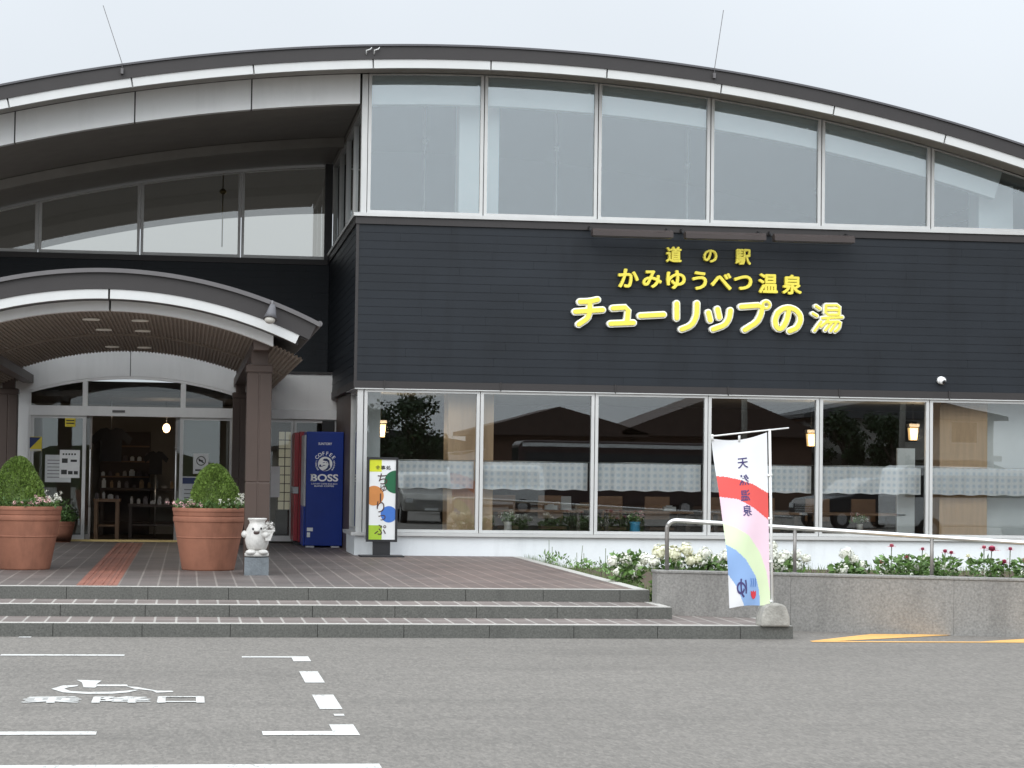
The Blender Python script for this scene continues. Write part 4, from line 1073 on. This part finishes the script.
# ------------------------------------------------------------------ handrail on the ramp wall
t = thing('handrail', 'steel handrail sloping along the granite ramp wall', 'handrail', (5.13, 25.0, .62))
def RY(x): return WY(x, .135)
def rp(x, z): return (x, RY(x), z)
rail = [rp(5.30, .62), rp(5.295, 1.08)]
for i in range(1, 8):
    a = PI - i*(PI/2)/7; rail.append(rp(5.295+.10+.10*math.cos(a), 1.08+.10*math.sin(a)))
MB().tube(rail[:4], .024, 12).build('post', 'steel_post', t)
def RZf(x): return 1.18-(x-5.36)*.049
MB().tube(rail[3:]+[rp(6.5, RZf(6.5)), rp(9.2, RZf(9.2)), rp(13.2, RZf(13.2))], .025, 12).build('rail', 'steel', t)
for x in (6.62, 8.0, 9.38, 10.8):
    MB().tube([rp(x, .62), rp(x, RZf(x))], .020, 10).build('post', 'steel_post', t)
    MB().lathe([(.045, 0), (.045, .008), (.02, .012)], rp(x, .625), 16).build('flange', 'steel_post', t)

# ------------------------------------------------------------------ flowers of the bed
def hydrangea(label, x, y, heads, spread=.22, zb=.43):
    t = thing('hydrangea', label, 'plant', (x, y, zb), 'white hydrangeas in the flower bed')
    lf = MB()
    for i in range(420):
        a = random.uniform(0, 6.28); q = spread*math.sqrt(random.random())
        lf.leaf((x+q*math.cos(a), y+q*.7*math.sin(a), zb+random.uniform(-.18, .30)), random.uniform(.06, .11), Vector((random.gauss(0, 1), random.gauss(0, 1)-.3, random.uniform(-.1, 1))), .6)
    lf.build('foliage', 'leaf_hyd', t)
    for (dx, dz, r_, m_) in heads:
        st_ = MB(); st_.tube([(x+dx*.3, y, .2), (x+dx, y-.05, zb+dz)], .006, 5); st_.build('stem', 'stem', t)
        f = MB(); flower_blob(f, (x+dx, y-.06, zb+dz), r_, 110, r_*.42); f.ball((x+dx, y-.06, zb+dz), r_*.72, r_*.72, r_*.62, n=10, m=6); f.build('flower_head', m_, t)
    return t
W, Y_ = 'petal_white', 'petal_cream'
hydrangea('white hydrangea at the porch edge, left of the ramp wall end', 5.30, 27.2, [(-.2, .20, .075, W), (-.05, .22, .09, W), (.12, .14, .07, W), (.18, .23, .085, W), (-.14, .08, .07, W), (.03, .05, .06, W)])
hydrangea('cream hydrangea just behind the first handrail post', 5.42, 25.3, [(-.14, .38, .095, Y_), (.02, .36, .10, Y_), (.16, .41, .085, Y_), (.22, .29, .085, Y_), (-.2, .28, .08, W), (.3, .31, .075, Y_), (.08, .24, .07, W)])
hydrangea('white hydrangea half hidden behind the banner', 5.85, 25.3, [(-.05, .37, .08, W), (.08, .30, .07, W), (-.08, .27, .06, W), (.2, .34, .08, W)])
hydrangea('tall white hydrangea behind the second handrail post', 6.62, 25.0, [(-.12, .47, .062, W), (-.13, .37, .09, W), (.02, .35, .08, W), (.16, .37, .07, W), (-.2, .25, .08, W), (-.03, .26, .09, W), (.14, .25, .08, W), (.27, .33, .06, W), (-.27, .29, .06, W)], .26)
hydrangea('low white hydrangea between the second and third handrail posts', 7.34, 24.7, [(-.07, .40, .08, W), (.02, .34, .06, W), (-.1, .23, .07, W), (.12, .27, .06, W)], .2)
hydrangea('low white hydrangea behind the third handrail post', 8.15, 24.6, [(.0, .36, .06, W), (.14, .28, .06, W), (-.12, .26, .06, W), (.25, .25, .05, W)], .2)
def zinnia(label, x, y, blooms, n=260, zb=.43, spread=.13):
    t = thing('zinnia', label, 'plant', (x, y, zb), 'red zinnias in the flower bed')
    lf = MB()
    for i in range(n):
        a = random.uniform(0, 6.28); q = spread*math.sqrt(random.random()); zz = random.uniform(-.15, .38)
        lf.leaf((x+q*math.cos(a), y+q*math.sin(a), zb+zz), random.uniform(.04, .085), Vector((math.cos(a)*1.1+random.gauss(0, .6), math.sin(a)*1.1+random.gauss(0, .6), random.uniform(-.35, 1.0))), .55)
    lf.build('foliage', 'leaf_hyd', t)
    wf = MB()
    for k in range(6 if n > 200 else 2): flower_blob(wf, (x+random.uniform(-.16, .16), y-.12, zb+random.uniform(.12, .3)), .028, 12)
    wf.build('small_blooms', 'petal_white', t)
    for dx, dz, r_, m_ in blooms:
        r_ *= 1.5
        dz += .05; MB().tube([(x+dx*.4, y, .2), (x+dx, y-.03, zb+dz)], .0055, 5).build('stem', 'stem', t)
        f = MB(); c = Vector((x+dx, y-.03, zb+dz))
        for ringk in range(3):
            for i in range(12):
                a = 2*PI*i/12+ringk*.3; d = Vector((math.cos(a), math.sin(a), -.12+.16*ringk)).normalized(); s_ = Vector((-math.sin(a), math.cos(a), 0))
                q = r_*(1-.22*ringk); cc = c+Vector((0, 0, .008*ringk))
                f.add([cc, cc+d*q*.6+s_*q*.2, cc+d*q, cc+d*q*.6-s_*q*.2], [(0, 1, 2, 3)])
        f.ball((c.x, c.y, c.z+.008), r_*.35, r_*.35, r_*.3, 8, 5)
        f.build('flower_head', m_, t)
A, P_ = 'petal_red', 'petal_rose'
zn = [(7.90, [(.0, .45, .045, P_), (-.12, .27, .03, P_)], 'red zinnia with one pale rose bloom, nearest the low hydrangea'),
      (8.16, [(.06, .42, .038, A), (-.12, .33, .03, A)], 'red zinnia with a dark bloom on a thin stalk, second from the low hydrangea'),
      (8.46, [(.0, .40, .045, A), (.07, .385, .042, A)], 'red zinnia with twin blooms, left of the third handrail post'),
      (8.84, [(.07, .44, .075, A), (-.02, .455, .045, P_), (.21, .30, .055, A), (-.2, .36, .04, 'petal_cream')], 'red zinnia with the largest dark red bloom, right of the third handrail post'),
      (9.10, [(.02, .44, .042, A)], 'red zinnia with a single bloom on a tall bare stalk'),
      (9.30, [(-.06, .325, .055, P_), (.14, .30, .055, P_)], 'red zinnia with two rose blooms low among the leaves'),
      (9.50, [(.0, .45, .04, P_), (.1, .3, .05, A)], 'red zinnia with one rose bloom on a tall stalk, at the frame edge')]
for x, bl, lab in zn: zinnia(lab, x*.985-.06, WY(x)+.62+random.uniform(-.1, .1), bl, n=110 if 'bare' in lab else 620, spread=.08 if 'bare' in lab else .16)
# weeds by the plinth
for i, (x, y, h_, lab) in enumerate(((5.20, 33.0, .17, 'small weed at the foot of the white plinth, nearest the stand sign'), (5.25, 30.6, .18, 'small weed along the porch edge, between the plinth weed and the hydrangea'), (5.30, 29.0, .16, 'small weed along the porch edge, nearest the hydrangea'))):
    t = thing('weed', lab, 'plant', (x, y, .38)); lf = MB()
    for k in range(80): lf.leaf((x+abs(random.gauss(0, .14)), y+random.gauss(0, .35), .38+random.uniform(0, h_*.7)), random.uniform(.04, .09), Vector((random.gauss(0, 1), random.gauss(0, 1), .8)), .4)
    lf.build('foliage', 'leaf_hyd', t)
    st_ = MB()
    for k in range(3): st_.tube([(x+.05*k, y, .38), (x+.05*k+random.uniform(-.03, .03), y, .38+h_*2*random.uniform(.6, 1.1))], .004, 4)
    st_.build('stem', 'stem', t)

# ------------------------------------------------------------------ things inside the restaurant
for i in range(7):
    x0 = 2.76+1.82*i; x1 = x0+1.67
    mb = MB(); n = 90; top = 1.86; bot = 1.43; ph = random.uniform(0, 6)
    vs = []; fs = []
    for k in range(n+1):
        x = x0+(x1-x0)*k/n
        y = FY+.20+.014*math.sin(k*.62+ph)+.012*math.sin(k*.23+ph*2)
        vs += [(x, y, top), (x, y+.006*math.sin(k*.5), (top+bot)/2), (x, y+.010*math.sin(k*.62+ph+.4), bot+.008*math.sin(k*.31+ph))]
    for k in range(n): fs += [(3*k, 3*k+1, 3*k+4, 3*k+3), (3*k+1, 3*k+2, 3*k+5, 3*k+4)]
    mb.add(vs, fs, True)
    lab = ['short blue check curtain in the window beside the stand sign', 'short blue check curtain above the white vase, second window from the corner', 'short blue check curtain above the blue flower pot', 'short blue check curtain behind the banner', 'short blue check curtain in the window right of the banner', 'short blue check curtain in front of the light wood column and white partition', 'short blue check curtain in the window past the frame edge'][i]
    t = thing('curtain', lab, 'curtain', (x0, FY+.2, bot), 'short check curtains in the restaurant windows')
    mb.build('cloth', 'curtain', t); MB().tube([(x0-.03, FY+.2, top+.012), (x1+.03, FY+.2, top+.012)], .006, 6).build('rod', 'steel', t)
for x, z, lab in ((12.38, 2.45, 'lit lantern hanging beside the light wood column'), (10.57, 2.32, 'lit lantern hanging behind the banner pole'), (3.174, 2.36, 'lit lantern hanging above the stand sign')):
    t = thing('lantern', lab, 'lamp', (x, 38, z), 'lit lanterns in the restaurant')
    MB().prism([(x-.055, z-.10), (x+.055, z-.10), (x+.075, z+.11), (x-.075, z+.11)], 37.94, 38.06).build('shade', 'lamp_lit', t)
    ld = bpy.data.lights.new('lantern_light', 'POINT'); ld.energy = 11; ld.color = (1, .75, .5); ld.shadow_soft_size = .12; lo = bpy.data.objects.new('lantern_light', ld); C.objects.link(lo); lo.location = (x, 37.8, z)
    MB().box(x-.09, x+.09, 37.92, 38.08, z+.13, z+.18).build('cap', 'lamp_lens', t)
    MB().tube([(x, 38, z+.18), (x, 38, 2.98)], .006, 6).build('cord', 'black', t)
def table(x, y, w_=1.5, d=.8):
    t = thing('dining_table', '', 'table', (x, y, PZ+.01), 'restaurant tables')
    zt = PZ+.72
    MB().box(x-w_/2, x+w_/2, y-d/2, y+d/2, zt-.04, zt).build('tabletop', 'wood_mid', t, bevel=.006)
    for a in (-1, 1):
        for b_ in (-1, 1): MB().box(x+a*(w_/2-.08)-.03, x+a*(w_/2-.08)+.03, y+b_*(d/2-.08)-.03, y+b_*(d/2-.08)+.03, PZ+.01, zt-.04).build('leg', 'wood_dark', t)
    return t
def chair(x, y, face):
    t = thing('dining_chair', '', 'chair', (x, y, PZ+.01), 'restaurant chairs')
    zs_ = PZ+.44
    MB().box(x-.21, x+.21, y-.2, y+.2, zs_-.05, zs_).build('seat', 'wood_mid', t, bevel=.006)
    MB().box(x-.21, x+.21, y+face*.19, y+face*.225, zs_+.12, zs_+.50).build('backrest', 'wood_mid', t, bevel=.006)
    for a in (-1, 1):
        MB().box(x+a*.18-.02, x+a*.18+.02, y+face*.19, y+face*.225, PZ+.01, zs_+.12).build('leg', 'wood_dark', t)
        MB().box(x+a*.18-.02, x+a*.18+.02, y-face*.19, y-face*.15, PZ+.01, zs_-.05).build('leg', 'wood_dark', t)
    return t
near = ['behind the white vase', 'behind the blue vase', 'behind the banner', 'right of the banner']
for i, x in enumerate((5.55, 7.35, 9.15, 10.9)):
    table(x, 36.5)['label'] = 'wooden dining table inside the window, ' + near[i]
    for j, (dx, fc) in enumerate(((-.4, 1), (.4, 1))):
        chair(x+dx, 36.5+.62, fc)['label'] = f'wooden chair at the {"near" if j else "far"} end of the table in the ' + near[i] if False else ('wooden chair nearer the entrance, ' if j == 0 else 'wooden chair farther from the entrance, ')+near[i]
def vase(label, x, y, zb, h, r_, body, petals, name='flower_vase', sq=False):
    t = thing(name, label, 'vase', (x, y, zb))
    MB().lathe([(r_*.8, 0), (r_, h*.35), (r_*.9, h*.8), (r_*1.05, h), (r_*.8, h), (r_*.6, h*.7)], (x, y, zb), 24).build('vase_body', body, t)
    lf = MB()
    for i in range(90): lf.leaf((x+random.gauss(0, .05), y+random.gauss(0, .04), zb+h+random.uniform(0, .12)), .06, Vector((random.gauss(0, 1), random.gauss(0, 1), 1)), .5)
    lf.build('foliage', 'leaf_green', t)
    for m_, k in petals:
        f = MB()
        for i in range(k): flower_blob(f, (x+random.gauss(0, .075), y-.03+random.gauss(0, .03), zb+h+random.uniform(.04, .16)), .034, 14)
        f.build('blooms', m_, t)
vase('white vase with white flowers on the window ledge', 5.0, 35.62, .70, .22, .065, 'ceramic', [('petal_white', 7)])
vase('blue vase with mixed flowers on the window ledge', 7.04, 35.62, .70, .24, .085, 'vase_blue', [('petal_pink', 5), ('petal_cream', 4), ('petal_rose', 3)])
vase('clear vase with pale flowers inside the window right of the banner', 10.75, 35.7, .70, .24, .05, 'lamp_lens', [('petal_white', 5), ('petal_pink', 3)])
for x, z, w_, h_, m_, lab in ((6.05, 1.105, .16, .22, 'paper_white', 'white menu card standing on the table by the white vase'), (5.8, 1.105, .2, .09, 'paper_white', 'white tissue box on the table by the white vase'), (6.35, 1.105, .3, .12, 'goods_a', 'brown box on the table by the white vase'), (7.75, 1.105, .2, .09, 'paper_white', 'white tissue box on the table by the blue vase'), (8.0, 1.105, .14, .13, 'goods_b', 'dark condiment tray on the table by the blue vase')):
    nm = 'menu_card' if 'card' in lab else ('tissue_box' if 'tissue' in lab else ('condiment_tray' if 'tray' in lab else 'brown_box'))
    if nm == 'menu_card': mb = MB().prism([(36.30, z), (36.42, z), (36.37, z+h_), (36.36, z+h_)], x-w_/2, x+w_/2, 'X')
    else:
        mb = MB().box(x-w_/2, x+w_/2, 36.30, 36.42, z, z+h_*.8); mb.box(x-w_/4, x+w_/4, 36.34, 36.38, z+h_*.8, z+h_)
    tag(mb.build(nm, m_, org=(x, 36.36, z)), lab, nm.replace('_', ' '))
# pendants in the upper hall
for x, lab in ((3.86, 'thin pendant rod in the upper window nearest the corner post'), (6.12, 'thin pendant rod in the second upper window'), (8.4, 'thin pendant rod in the upper window above the yellow sign'), (10.7, 'thin pendant rod in the upper window right of the yellow sign')):
    t = thing('pendant_lamp', lab, 'lamp', (x, 38.2, 7.0), 'pendant rods in the upper hall')
    zt = arcz(RX, RZ, 30.70, x)
    MB().tube([(x, 38.2, 5.75), (x, 38.2, zt)], .013, 8).build('rod', 'column_white', t); MB().ball((x, 38.2, zt-.62), .045, .045, .045, 10, 6).build('globe', 'column_white', t)
t = thing('pendant_lamp', 'dark pendant lamp inside the window above the entrance', 'lamp', (.55, 44, 6.7), 'pendant rods in the upper hall')
MB().tube([(.55, 43.4, 5.9), (.55, 43.4, 7.3)], .012, 8).build('rod', 'brass', t); MB().ball((.55, 43.4, 6.95), .07, .07, .06, 10, 6).build('globe', 'brass', t)

# ------------------------------------------------------------------ shop inside the entrance
t = thing('shirt', 'black T-shirt hanging in the shop doorway', 'shirt', (-1.45, 43.5, 1.7))
sh = [(-.20, -.30), (.20, -.30), (.20, .12), (.33, .02), (.40, .14), (.20, .32), (.08, .34), (0, .30), (-.08, .34), (-.20, .32), (-.40, .14), (-.33, .02), (-.20, .12)]
MB().prism([(-1.45+x, 2.10+z) for x, z in sh], 43.45, 43.53).build('cloth', 'cloth_black', t)
MB().tube([(-1.45, 43.49, 2.42), (-1.45, 43.49, 2.95)], .008, 6).build('hanger', 'steel', t)
t = thing('shirt', 'dark shirt on a stand farther inside the shop', 'shirt', (-.6, 44.2, 1.2))
MB().prism([(-.62+x*.6, 1.78+z*.7) for x, z in sh], 44.2, 44.3).build('cloth', 'cloth_black', t); MB().tube([(-.62, 44.25, PZ), (-.62, 44.25, 1.6)], .015, 8).build('stand', 'steel', t)
t = thing('shop_lamp', 'lit round bulb hanging inside the shop', 'lamp', (-.42, 43, 2.45))
ld = bpy.data.lights.new('bulb_light', 'POINT'); ld.energy = 13; ld.color = (1, .8, .6); ld.shadow_soft_size = .1; lo = bpy.data.objects.new('bulb_light', ld); C.objects.link(lo); lo.location = (-.42, 42.85, 2.4)
MB().ball((-.42, 43, 2.44), .07, .07, .085, 14, 8).build('bulb', 'bulb_lit', t); MB().tube([(-.42, 43, 2.52), (-.42, 43, 2.95)], .006, 6).build('cord', 'black', t)
def shop_table(label, x0, x1, y0, y1, zt, m_, lo=True):
    t = thing('display_table', label, 'table', ((x0+x1)/2, (y0+y1)/2, PZ), 'display tables in the shop')
    MB().box(x0, x1, y0, y1, zt-.05, zt).build('tabletop', m_, t)
    for x in (x0+.05, x1-.05):
        for y in (y0+.05, y1-.05): MB().box(x-.03, x+.03, y-.03, y+.03, PZ, zt-.05).build('leg', m_, t)
    if lo: MB().box(x0+.06, x1-.06, y0+.06, y1-.06, .62, .65).build('shelf', m_, t)
shop_table('light wooden display table in the doorway', -1.70, -1.22, 42.0, 42.6, 1.12, 'wood_mid'); shop_table('dark display table at the middle of the shop', -1.1, -.15, 42.8, 43.6, 1.02, 'wood_dark'); shop_table('long dark display table at the back of the shop', -1.7, -.2, 44.8, 45.4, 1.3, 'wood_dark')
rnd = random.Random(4)
def goods(x, y, z, label):
    w_, h_ = rnd.uniform(.05, .11), rnd.uniform(.06, .18)
    mb = MB().box(x-w_/2, x+w_/2, y-.05, y+.05, z, z+h_*.8); mb.box(x-w_*.3, x+w_*.3, y-.03, y+.03, z+h_*.8, z+h_)
    o = tag(mb.build('souvenir_box', rnd.choice(['goods_a', 'goods_b', 'goods_c', 'room_white']), org=(x, y, z)), label, 'box', label)
for i in range(4): goods(-1.64+i*.12, 42.15+rnd.uniform(0, .2), 1.12, 'small souvenir box on the light wooden table')
for i in range(7): goods(-1.04+i*.13, 42.95+rnd.uniform(0, .3), 1.02, 'small souvenir box on the dark middle table')
for i in range(10): goods(-1.62+i*.145, 44.95+rnd.uniform(0, .2), 1.3, 'small souvenir box on the back table')
t = thing('shop_shelf', 'dark wall shelf full of goods at the back of the shop', 'shelf', (-1.4, 45.7, PZ))
MB().box(-1.72, -.75, 45.6, 45.85, PZ, 2.4).build('carcass', 'wood_dark', t)
for z in (1.5, 1.8, 2.1): MB().box(-1.70, -.77, 45.52, 45.6, z, z+.03).build('shelf', 'wood_mid', t)
for i in range(14): goods(-1.66+(i % 7)*.14, 45.55, 1.53 if i < 7 else 1.83, 'small souvenir box on the wall shelf')
t = thing('lattice_screen', 'lit cream lattice screen behind the side door', 'screen', (1.72, 42.0, PZ))
MB().box(1.62, 1.88, 42.0, 42.03, .95, 2.4).build('paper', 'shoji_lit', t)
lb = MB()
for i in range(3): lb.box(1.62+i*.12, 1.635+i*.12, 41.975, 42.0, .95, 2.4)
for i in range(10): lb.box(1.62, 1.88, 41.975, 41.998, .95+i*.16, .965+i*.16)
lb.build('lattice', 'wood_dark', t); MB().box(1.60, 1.90, 41.98, 42.05, PZ, .95).build('base_panel', 'wood_dark', t)
# notices on the door glass
def notice(label, x0, x1, z0, z1, m_='paper_white', y=DY-.004, extra=None, name='notice'):
    t = thing(name, label, 'notice', ((x0+x1)/2, y, z0))
    MB().box(x0, x1, y-.003, y, z0, z1).build('sheet', m_, t)
    if extra:
        for m2, shapes in extra:
            e = MB()
            for s_ in shapes: e.add([(x, y-.0045, z) for x, z in s_], [tuple(range(len(s_)))])
            e.build('print', m2, t)
def rq(a, b_, c, d): return [(a, c), (b_, c), (b_, d), (a, d)]
notice('small blue and yellow square sticker on the door frame', -2.785, -2.565, 1.965, 2.215, 'print_yellow', DY-.006, [('print_blue', [[(-2.775, 2.0), (-2.775, 2.205), (-2.58, 2.205)]]), ('paper', [rq(-2.775, -2.575, 1.97, 1.995)])], 'sticker')
notice('yellow caution sticker high on the door glass', -2.17, -1.99, 2.40, 2.55, 'print_yellow', DY-.006, [('ink', [rq(-2.15, -2.01, 2.45, 2.47), rq(-2.15, -2.01, 2.50, 2.52)])], 'sticker')
notice('grey printed poster on the left door glass, lower one', -2.50, -2.05, 1.42, 1.90, 'paper', DY-.004, [('lamp_grey', [rq(-2.46, -2.1, z, z+.012) for z in (1.5, 1.56, 1.62, 1.68, 1.74, 1.8)])])
pr = [rq(-2.21, -2.11, 1.76, 1.84), rq(-2.06, -1.95, 1.78, 1.82), rq(-2.22, -2.12, 1.56, 1.64), rq(-2.10, -2.02, 1.56, 1.62), rq(-2.0, -1.93, 1.56, 1.62)] + [rq(-2.2+.05*i, -2.17+.05*i, 1.9, 1.93) for i in range(5)]
notice('white printed poster with small dark pictures on the door glass', -2.25, -1.90, 1.50, 1.99, 'paper_white', DY-.009, [('ink', pr)])
ringp = []
for i in range(20):
    a, b_ = 2*PI*i/20, 2*PI*(i+1)/20
    ringp.append([(.25-.03+.07*math.cos(a), 1.83+.07*math.sin(a)), (.25-.03+.085*math.cos(a), 1.83+.085*math.sin(a)), (.22+.085*math.cos(b_), 1.83+.085*math.sin(b_)), (.22+.07*math.cos(b_), 1.83+.07*math.sin(b_))])
notice('white round prohibition sign on the right door glass', .08, .35, 1.60, 1.96, 'paper_white', DY-.006, [('ink', ringp+[[(.165, 1.86), (.18, 1.875), (.275, 1.80), (.26, 1.785)], rq(.18, .25, 1.82, 1.845), rq(.12, .31, 1.65, 1.68)])])
notice('pale blue sheet below the prohibition sign', -.10, .14, 1.02, 1.55, 'paper', DY-.006, [('print_blue', [rq(-.10, .14, 1.42, 1.53)]), ('lamp_grey', [rq(-.07, .11, z, z+.014) for z in (1.1, 1.17, 1.24, 1.31)])])
notice('dark blue poster behind the right door glass', .16, .66, 1.15, 1.52, 'print_blue', DY+.12)
notice('white paper notice on the side door glass', 1.46, 1.62, 1.2, 1.75, 'paper_white', DY+.02)

# ================================================================== WORLD BEHIND THE CAMERA (seen in the glass)
def car(label, x, y, rz, kind, paint):
    t = thing(kind, label, 'vehicle', (0, 0, 0), 'vehicles parked across the lot')
    spec = {'parked_suv': (4.6, 1.85, [(-2.3, .45), (-2.3, 1.05), (-2.15, 1.15), (-1.85, 1.62), (-.2, 1.70), (.35, 1.62), (1.0, 1.12), (2.1, .98), (2.3, .80), (2.3, .40)], [(-1.75, 1.14), (-1.6, 1.54), (-.2, 1.60), (.28, 1.54), (.85, 1.12)]),
            'parked_van': (4.8, 1.8, [(-2.4, .40), (-2.4, 1.2), (-2.3, 1.95), (-2.1, 2.05), (1.2, 2.0), (1.5, 1.85), (2.0, 1.15), (2.4, 1.0), (2.4, .40)], [(-2.2, 1.2), (-2.12, 1.8), (1.2, 1.8), (1.45, 1.7), (1.85, 1.2)]),
            'parked_bus': (9.0, 2.4, [(-4.5, .40), (-4.5, 3.0), (-4.4, 3.12), (4.3, 3.12), (4.5, 2.95), (4.5, .40)], [(-4.2, 1.5), (-4.2, 2.6), (4.2, 2.6), (4.2, 1.5)])}[kind]
    ln, wd, prof, win = spec
    MB().prism(prof, -wd/2, wd/2, 'X').build('body', paint, t, bevel=.06)
    for s_ in (-1, 1): MB().prism(win, s_*(wd/2+.004), s_*(wd/2-.02), 'X').build('side_glass', 'car_glass', t)
    if kind == 'parked_bus': MB().box(-wd/2-.02, wd/2+.02, -4.45, 4.35, 2.86, 3.02).build('roof_stripe', 'car_white', t)
    pf = [p for p in prof if p[0] > 0]
    if kind == 'parked_bus': q = [(4.51, 1.3), (4.51, 2.8)]
    elif kind == 'parked_van': q = [(1.98, 1.22), (1.53, 1.84)]
    else: q = [(.95, 1.18), (.40, 1.60)]
    (a, za), (b_, zb) = q; wx = wd/2-.12
    MB().add([(-wx, a+.02, za), (wx, a+.02, za), (wx*.92, b_+.02, zb), (-wx*.92, b_+.02, zb)], [(0, 1, 2, 3)]).build('windscreen', 'car_glass', t)
    fx = ln/2
    for s_ in (-1, 1): MB().box(s_*(wd/2-.12)-.2*s_, s_*(wd/2-.08), fx-.06, fx+.015, .68, .84).build('headlight', 'headlight', t)
    gm = MB()
    for i in range(4): gm.box(-.5, .5, fx, fx+.02, .52+.075*i, .56+.075*i)
    gm.build('grille', 'rim', t); MB().box(-.22, .22, fx+.01, fx+.03, .44, .52).build('number_plate', 'paper_white', t)
    for wy in (-ln*.31, ln*.31):
        for s_ in (-1, 1):
            wb = MB().tube([(s_*(wd/2-.2), wy, .33), (s_*(wd/2+.012), wy, .33)], .33, 24).build('wheel', 'tyre', t)
            MB().tube([(s_*(wd/2), wy, .33), (s_*(wd/2+.02), wy, .33)], .2, 16).build('rim', 'rim', wb)
    t.location = (x, y, 0); t.rotation_euler.z = rz; return t
car('silver SUV parked nose to the building, reflected beside the stand sign', 7.9, -6.0, 0, 'parked_suv', 'car_silver')
car('white van reflected above the silver SUV', 12.0, -22, R(90), 'parked_van', 'car_white')
car('dark bus with a pale roof reflected in the third and fourth windows', 18.5, -27, R(90), 'parked_bus', 'car_red')
car('white van reflected beside the light wood column', 21.3, 10.5, R(-90), 'parked_van', 'car_white')
car('black SUV reflected low in the window right of the banner', 22.5, -4, R(70), 'parked_suv', 'car_black')
def house(label, x, y, w_, d, h, rh, wall, roof, two=False):
    t = thing('house', label, 'house', (x, y, 0), 'houses across the road')
    MB().box(x-w_/2, x+w_/2, y-d/2, y+d/2, 0, h).build('wall', wall, t)
    MB().prism([(x-w_/2-.6, h-.15), (x+w_/2+.6, h-.15), (x+w_/2+.6, h+.05), (x, h+rh), (x-w_/2-.6, h+.05)], y-d/2-.5, y+d/2+.6).build('roof', roof, t)
    for k in range(3):
        for zf in ([1.0] + ([3.6] if two else [])):
            xx = x-w_/2+w_*(k+.5)/3
            o = MB().box(xx-.8, xx+.8, y+d/2, y+d/2+.05, zf, zf+1.2).build('window', 'alu', t); MB().box(xx-.72, xx+.72, y+d/2+.03, y+d/2+.06, zf+.07, zf+1.13).build('pane', 'car_glass', o)
    if two: MB().box(x-w_/2, x+w_/2, y+d/2+.06, y+d/2+1.2, 2.7, 3.0).build('balcony', wall, t)
house('brown gabled house across the road, reflected behind the banner', 27.2, -48, 9.5, 8, 3.9, 2.1, 'house_brown', 'roof_brown')
house('two storey pale house with grey roof, reflected right of the banner', 37.5, -50, 10, 8, 5.0, 1.2, 'house_wall_b', 'roof_grey', True)
house('low dark roofed house reflected in the first window', 10.5, -52, 11, 7, 3.0, .9, 'house_wall', 'roof_grey')
house('long brown house across the road, reflected in the second and third windows', 18.6, -47, 8.0, 6, 3.8, 1.3, 'house_brown', 'roof_brown')
def tree(label, x, y, h, cr, name='broad_tree'):
    t = thing(name, label, 'tree', (x, y, 0), 'trees across the road')
    tb = MB(); tb.tube([(x, y, 0), (x+.1, y, h*.4), (x, y, h*.75)], [.22, .17, .06], 10)
    for i in range(5):
        a = i*1.26; tb.tube([(x+.08, y, h*(.4+.05*i)), (x+cr*.6*math.cos(a), y+cr*.6*math.sin(a), h*(.62+.05*i))], [.08, .02], 6)
    tb.build('trunk', 'bark', t)
    lf = MB(); cl_ = [(x+cr*.7*random.uniform(-1, 1), y+cr*.6*random.uniform(-1, 1), h*random.uniform(.45, .95), cr*random.uniform(.25, .5)) for i in range(16)]
    for i in range(4200):
        q = random.choice(cl_); d = Vector((random.gauss(0, 1), random.gauss(0, 1), random.gauss(0, .8))).normalized()*q[3]*random.random()**.4
        lf.leaf((q[0]+d.x, q[1]+d.y, q[2]+d.z), random.uniform(.12, .26), None, .6)
    lf.build('crown', 'leaf_tree', t)
tree('broad dark tree reflected in the window beside the stand sign', 11.6, -44, 5.6, 2.0)
tree('taller tree beside it, reflected in the first window', 9.4, -46, 5.2, 1.5)
tree('small tree reflected right of the banner', 33.6, -44, 5.7, 1.3)
tree('bushy tree reflected beside the lit lantern', 35.6, -42, 4.9, 1.3)
def utility_pole(label, x, y, h):
    t = thing('utility_pole', label, 'pole', (x, y, 0), 'utility poles across the road')
    MB().tube([(x, y, 0), (x, y, h)], [.18, .12], 12).build('pole', 'concrete', t)
    MB().box(x-.9, x+.9, y-.05, y+.05, h-.5, h-.4).build('crossarm', 'lamp_grey', t)
    MB().lathe([(.18, 0), (.18, .6)], (x+.3, y, h-1.6), 12).build('transformer', 'lamp_grey', t)
utility_pole('concrete utility pole reflected behind the banner crossbar', 27.6, -41, 9); utility_pole('concrete utility pole reflected near the lit lantern', 35.2, -39, 9)
struct(MB().box(-150, 150, -39.5, -30.5, .001, .02).build('road', 'asphalt'), label='road across the parking lot')
hm = MB(); pts = [(-160, 0)] + [(-160+4*i, 2.2+1.2*math.sin(i*.7)+random.uniform(-.5, .7)) for i in range(81)] + [(160, 0)]
mat('treeline', (.04, .07, .03), .9, var=.5, scale=.6)
hm.prism(pts, -120, -150); struct(hm.build('hills', 'treeline'), label='far low tree line')
